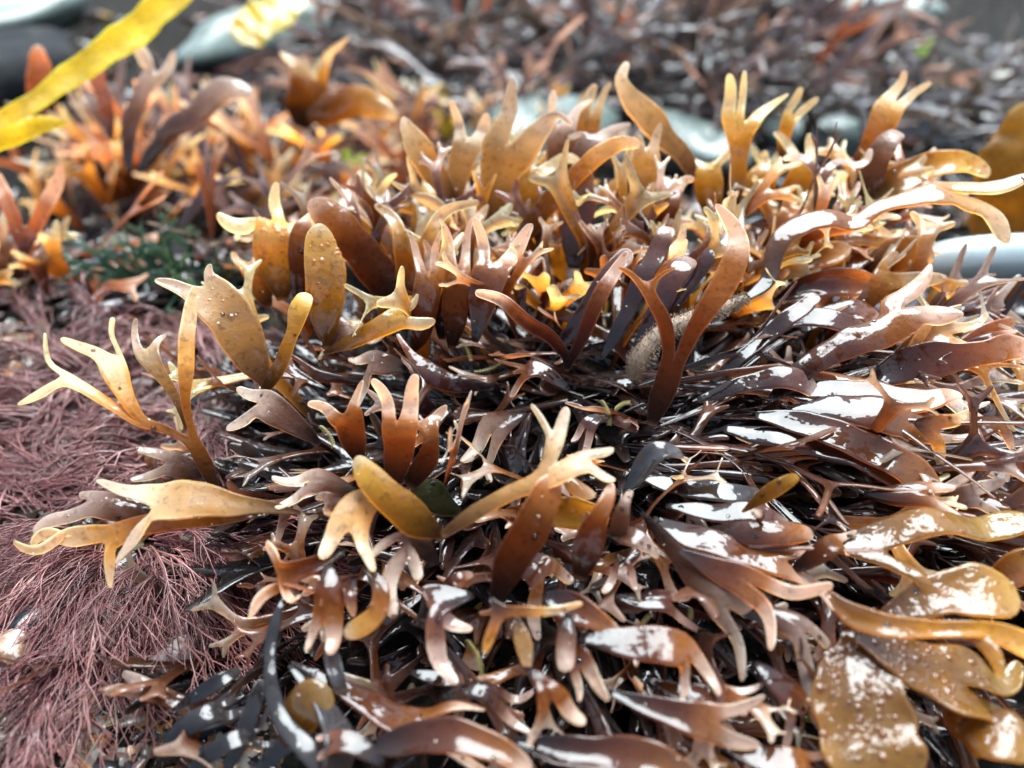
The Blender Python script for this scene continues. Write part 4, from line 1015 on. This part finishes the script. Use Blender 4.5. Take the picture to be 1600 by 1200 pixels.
# thin dark glossy stalks sweeping right from the crown
for i in range(30):
    x = rs.uniform(0.5, 7.5); y = rs.uniform(12.5, 17.5)
    az = R(rs.normal(-4, 12)); el = R(rs.uniform(-4, 12))
    d = np.array([math.cos(az) * math.cos(el), math.sin(az) * math.cos(el), math.sin(el)])
    nn = nrm(np.array([0, -.3, 1.0]) + rs.normal(0, .4, 3))
    tr = grow((x, y, float(ground_h(x, y)) + rs.uniform(.4, 1.1)), d, nn, rs.uniform(5, 8), rs.uniform(.06, .12), int(rs.choice([0, 1, 1])), rs, .10, ang=.3, first=.8)
    put_frond(tr, nn, RIGHT, name='stalk', pal=str(rs.choice(['deep', 'deep', 'deepbrown', 'deepbrown'])), wet=.9, ncol=6, step=.22, curl=rs.uniform(-.4, .4), tone=rs.uniform(.6, 1.1))

# ------------------------------------------------------------------ separate plants near the clump
LEFT = empty('stalked_seaweed', 'thin grey stalked seaweed with amber forked blades at the left', 'seaweed', P(340, 765, 19.5))
hero(LEFT, "340,770,22 321,727,24 294,680,22 [287,627,20 283,580,34 277,530,40 277,485,34 283,452,12] [250,665,14 215,658,18 [200,625,22 174,580,44 161,550,46 [134,540,31 97,517,18] [164,522,11 167,492,14]] [186,640,14 133,610,20 88,588,27 [68,566,13 58,523,8] [52,606,28 22,617,10]]]", 'amber', k=.7, off=-.6, lean=-1.2, up=.3, wet=.3, tone=1.1)
hero(LEFT, "292,672,12 278,628,14 253,587,20 224,542,36 [205,512,15 205,487,10] [243,520,14 250,516,8]", 'tan', k=.7, off=-.5, lean=-.8, up=.3, tone=.8)
LOW = empty('pale_forked_seaweed', 'pale tan wide forked seaweed lying over red algae at lower left', 'seaweed', P(450, 800, 16.6))
hero(LOW, "470,802,14 400,790,26 332,785,58 266,790,84 226,790,90 [186,765,46 147,745,17] [205,830,42 172,856,15]", 'tan', k=.4, off=-.9, lean=-.8, up=.35, wet=.1, tone=1.15, label='wide pale blade ending in a two pronged fork')
hero(LOW, "420,802,14 330,810,22 240,818,30 160,838,36 [100,830,32 [62,820,28 40,840,14] [52,850,22 15,835,10]] [168,862,26 166,896,10]", 'amber', k=.4, off=-.5, lean=-.6, up=.35, wet=.5)
hero(LOW, "260,800,20 190,795,40 130,785,40 [120,765,16] [70,800,26 50,815,12]", 'pink', k=.4, off=0.1, lean=-.3, up=.5, tone=.8)
KEL = empty('bumpy_olive_seaweed', 'broad olive seaweed blades covered in bumps at the lower right corner', 'seaweed', P(1320, 990, 16.0))
hk = lambda *a, **k: hero(KEL, *a, **{'mat': M_BUMPY, **k})
hk("1322,985,40 1338,1050,110 1352,1120,150 1368,1190,160 1385,1260,150", 'olive', k=.3, off=-1.2, lean=-.5, up=.92, twist=0, side=-.06, wet=.9, papillae=130, pap_range=(.1, .98), label='widest blade with wet white shine', curl=.12, ncol=28, step=.08, tone=.95)
hk("1335,995,30 1400,1020,64 1470,1055,96 1530,1082,116 [1572,1055,60 1592,1022,26] [1580,1105,60 1625,1150,30]", 'olive', k=.3, off=-1.4, lean=.3, up=.88, wet=.88, papillae=130, pap_range=(.1, .95), curl=.1, ncol=28, step=.08, tone=1.1)
hk("1292,925,26 1330,960,34 1400,980,34 1495,984,24 1558,986,30 1640,1015,50", 'olive', k=.4, off=-1.6, up=.2, tone=1.6, wet=.5)
hk("1290,850,36 1345,848,56 1392,850,66 [1450,822,60 1520,812,62 1620,788,60] [1432,892,30 1460,920,26 1476,956,14]", 'olive', k=.4, off=-1.1, up=.4, wet=.9, papillae=16, pap_range=(.4, .9), tone=.8)
hk("1380,960,40 1450,935,60 1530,925,80 1600,915,90", 'olive', k=.4, off=-.9, up=.5, wet=.9, tone=.95)
hk("1500,985,14 1540,1005,24 1556,1025,20 1562,1046,10", 'olive', k=.4, off=-1.6, up=.2, tone=1.3)
hk("1480,1090,40 1500,1120,60 1530,1150,50 1545,1180,20", 'olive', k=.4, off=-.6, up=.3)
hk("1500,1130,50 1560,1150,80 1620,1165,80", 'olive', k=.4, off=-.8, up=.6, wet=.9, papillae=10)
hk("1520,900,20 1560,905,40 1600,880,50 1640,870,40", 'amber', k=.4, off=-1.0, up=.3)
GREYP = empty('grey_strap_seaweed', 'dark grey leathery strap seaweed looping at the bottom left of centre', 'seaweed', P(440, 1030, 16.5))
hg = lambda *a, **k: hero(GREYP, *a, **k)
hg("445,930,14 426,985,20 421,1030,16 428,1090,24 450,1140,30 500,1190,34 540,1215,30", 'grey', k=.4, off=-1.0, up=.3, wet=.7)
hg("452,1040,12 490,1080,26 515,1115,40 530,1160,54 525,1230,44", 'grey', k=.4, off=-.8, up=.4, wet=.8, tone=1.4)
hg("515,1000,20 522,1040,26 535,1080,22", 'grey', k=.4, off=-.7, up=.3, tone=1.3)
hg("455,1035,14 540,1078,30 610,1112,56 670,1130,66 [720,1105,34 760,1110,12] [720,1170,40 800,1210,30]", 'brown', k=.4, off=-.6, up=.6, wet=.8, tone=.9)
hg("440,1160,40 470,1110,70 500,1090,60 520,1085,20", 'olive', k=.4, off=-.3, up=.5, wet=.8, tone=.6)

hg("240,1185,14 290,1135,34 345,1098,40 [385,1088,18 410,1085,8] [375,1070,16 395,1055,8]", 'grey', k=.4, off=.3, up=.7, wet=.9, tone=.5, lean=-.2)
hg("290,1205,16 345,1168,30 395,1140,30 [420,1110,14 428,1092,8] [430,1140,14 445,1132,8]", 'grey', k=.4, off=.1, up=.7, wet=.9, tone=.5, lean=-.2)
hg("345,1220,18 380,1150,28 400,1095,26 412,1050,12", 'grey', k=.4, off=.3, up=.5, wet=.9, tone=.45, lean=-.2)
hg("270,1110,12 310,1085,22 350,1060,24 380,1030,10", 'grey', k=.4, off=.4, up=.7, wet=.9, tone=.5, lean=-.2)
hg("395,1220,18 430,1175,30 470,1150,26 495,1138,12", 'grey', k=.4, off=-.1, up=.6, wet=.9, tone=.6, lean=-.2)
# ------------------------------------------------------------------ understory: dark weed deep inside the clump
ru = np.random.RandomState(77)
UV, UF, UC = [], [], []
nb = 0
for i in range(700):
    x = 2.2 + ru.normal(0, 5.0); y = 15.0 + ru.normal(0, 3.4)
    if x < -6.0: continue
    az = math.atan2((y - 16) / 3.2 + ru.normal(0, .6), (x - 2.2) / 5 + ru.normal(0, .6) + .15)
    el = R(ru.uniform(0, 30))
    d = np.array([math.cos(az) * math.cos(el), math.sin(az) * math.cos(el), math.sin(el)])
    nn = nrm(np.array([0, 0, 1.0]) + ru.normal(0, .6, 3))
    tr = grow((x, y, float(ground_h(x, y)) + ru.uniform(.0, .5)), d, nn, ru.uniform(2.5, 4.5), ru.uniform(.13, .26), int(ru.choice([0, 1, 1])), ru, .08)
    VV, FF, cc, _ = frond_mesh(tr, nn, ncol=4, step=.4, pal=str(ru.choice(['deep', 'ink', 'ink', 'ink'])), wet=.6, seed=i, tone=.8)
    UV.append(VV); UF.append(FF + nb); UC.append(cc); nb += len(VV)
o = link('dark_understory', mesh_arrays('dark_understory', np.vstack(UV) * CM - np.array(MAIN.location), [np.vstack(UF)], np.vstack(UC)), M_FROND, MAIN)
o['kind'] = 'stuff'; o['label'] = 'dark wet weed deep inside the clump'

# fuzzy encrusted stem
pp, _ = catmull(np.array([P(990, 592, 18.6), P(1000, 560, 18.5), P(1030, 525, 18.6), P(1080, 500, 18.9), P(1130, 482, 19.2), P(1165, 466, 19.4)]), np.linspace(0, 1, 36))
V, F = tube(pp, np.interp(np.arange(36), [0, 4, 18, 30, 35], [.12, .20, .20, .15, .08]), 14)
fz = empty('fuzzy_stem', 'brown stem thickly furred with tiny animals beside the tall paddle frond', 'seaweed', pp[0])
link('stem', mesh_arrays('stem', (V - pp[0]) * CM, [F]), M_FUZZ, fz)
hs = []
for i in range(2600):
    k = ru.randint(0, len(V)); c = pp[k // 14]; nn = nrm(V[k] - c)
    b = V[k] + ru.normal(0, .03, 3); e_ = nrm(nn + ru.normal(0, .35, 3)) * ru.uniform(.03, .07)
    hs.append(([b, b + e_ * .6, b + e_], .009, .004))
ho = strands(hs, 'fuzz', M_FUZZ, None); ho.parent = fz; ho.location = -np.array(fz.location)
for kk in ('category', 'label'):
    if kk in ho: del ho[kk]

# yellow hydroid threads
hy = []
for (x0, y0, x1, y1, off) in [(705, 520, 735, 565, -.2), (780, 470, 815, 320, .2), (815, 320, 870, 318, .1), (790, 560, 740, 580, -.4), (960, 640, 985, 630, -.8), (500, 665, 520, 700, -.8), (940, 625, 950, 665, -.6), (780, 430, 800, 400, .1), (640, 800, 690, 790, -.4),
                              (880, 1000, 900, 1030, -.3), (730, 1000, 750, 1060, -.3), (1080, 950, 1070, 980, -.5), (1010, 870, 1040, 890, -.3), (560, 1060, 590, 1090, -.2), (1030, 600, 1060, 590, -.6), (740, 490, 790, 440, 0), (1000, 985, 1020, 960, -.5)]:
    d = D0((y0 + y1) / 2) + off
    A, B = P(x0, y0, d), P(x1, y1, d); m = 14; sd = nrm(np.cross(B - A, FW)); ln = np.linalg.norm(B - A)
    path = [A + (B - A) * u + sd * .12 * ln * math.sin(3 * u) for u in np.linspace(0, 1, m)]
    hy.append((path, .014, .010))
    for k in range(m * 2):
        u = k / (m * 2); p = A + (B - A) * u + sd * .12 * ln * math.sin(3 * u); s = 1 if k % 2 else -1
        hy.append(([p, p + sd * s * .03 + (B - A) / ln * .015, p + sd * s * .05 + (B - A) / ln * .04], .012, .005))
strands(hy, 'yellow_hydroid_threads', M_HYDROID, 'tiny yellow saw edged hydroid threads among the dark fronds')

litter(320, (450, 500, 1350, 1190), 'moss_flecks', 'tiny yellow green flecks deep between the dark fronds', [(.35, .32, .08), (.25, .28, .06), (.4, .36, .2), (.15, .10, .08)], (.12, .38))

# water drops and grit caught on the fronds
def specks(pts, rr, hgt, nseg, name, mat, label, squash=0.0):
    V, F = [], []
    for q, n in pts:
        r = ru.uniform(*rr); ax = nrm(np.cross(n, [.31, .87, .23])); ay = np.cross(n, ax); base = len(V); el = 1 + squash * ru.uniform(0, 1)
        for f, h in ((1.0, -.1), (.86, hgt * .5), (.5, hgt * .9)):
            for k in range(nseg):
                a = 2 * math.pi * k / nseg; j = 1 + squash * .3 * ru.normal()
                V.append(q + r * (f * j * (ax * math.cos(a) * el + ay * math.sin(a)) + n * h))
        V.append(q + n * r * hgt)
        for l in range(2):
            for k in range(nseg):
                k2 = (k + 1) % nseg; F.append((base + l * nseg + k, base + l * nseg + k2, base + (l + 1) * nseg + k2, base + (l + 1) * nseg + k))
        for k in range(nseg): F.append((base + 2 * nseg + k, base + 2 * nseg + (k + 1) % nseg, base + 3 * nseg))
    tri = np.array([f for f in F if len(f) == 3]); quad = np.array([f for f in F if len(f) == 4])
    tag(link(name, mesh_arrays(name, np.array(V) * CM, [quad, tri]), mat), label, 'specks', None, 'stuff')
good = [(q, n) for q, n in SKIN if n is not None and n[2] > .2]
ru.shuffle(good)
mw, tw, bw_ = new_mat('water'); bw_.inputs['Base Color'].default_value = (1, 1, 1, 1); bw_.inputs['Roughness'].default_value = 0.02
bw_.inputs['IOR'].default_value = 1.33; bw_.inputs['Transmission Weight'].default_value = 1.0
tw.links.new(noise(tw, 40, 2).outputs[0], tw.nodes.new('ShaderNodeBump').inputs['Height'])
specks(good[:170], (.018, .05), .7, 10, 'water_drops', mw, 'tiny clear water drops standing on the wet fronds', .25)
specks(good[170:400], (.008, .022), .8, 6, 'grit', M_SHELLBIT, 'pale sand grains and shell grit stuck on the fronds', .8)
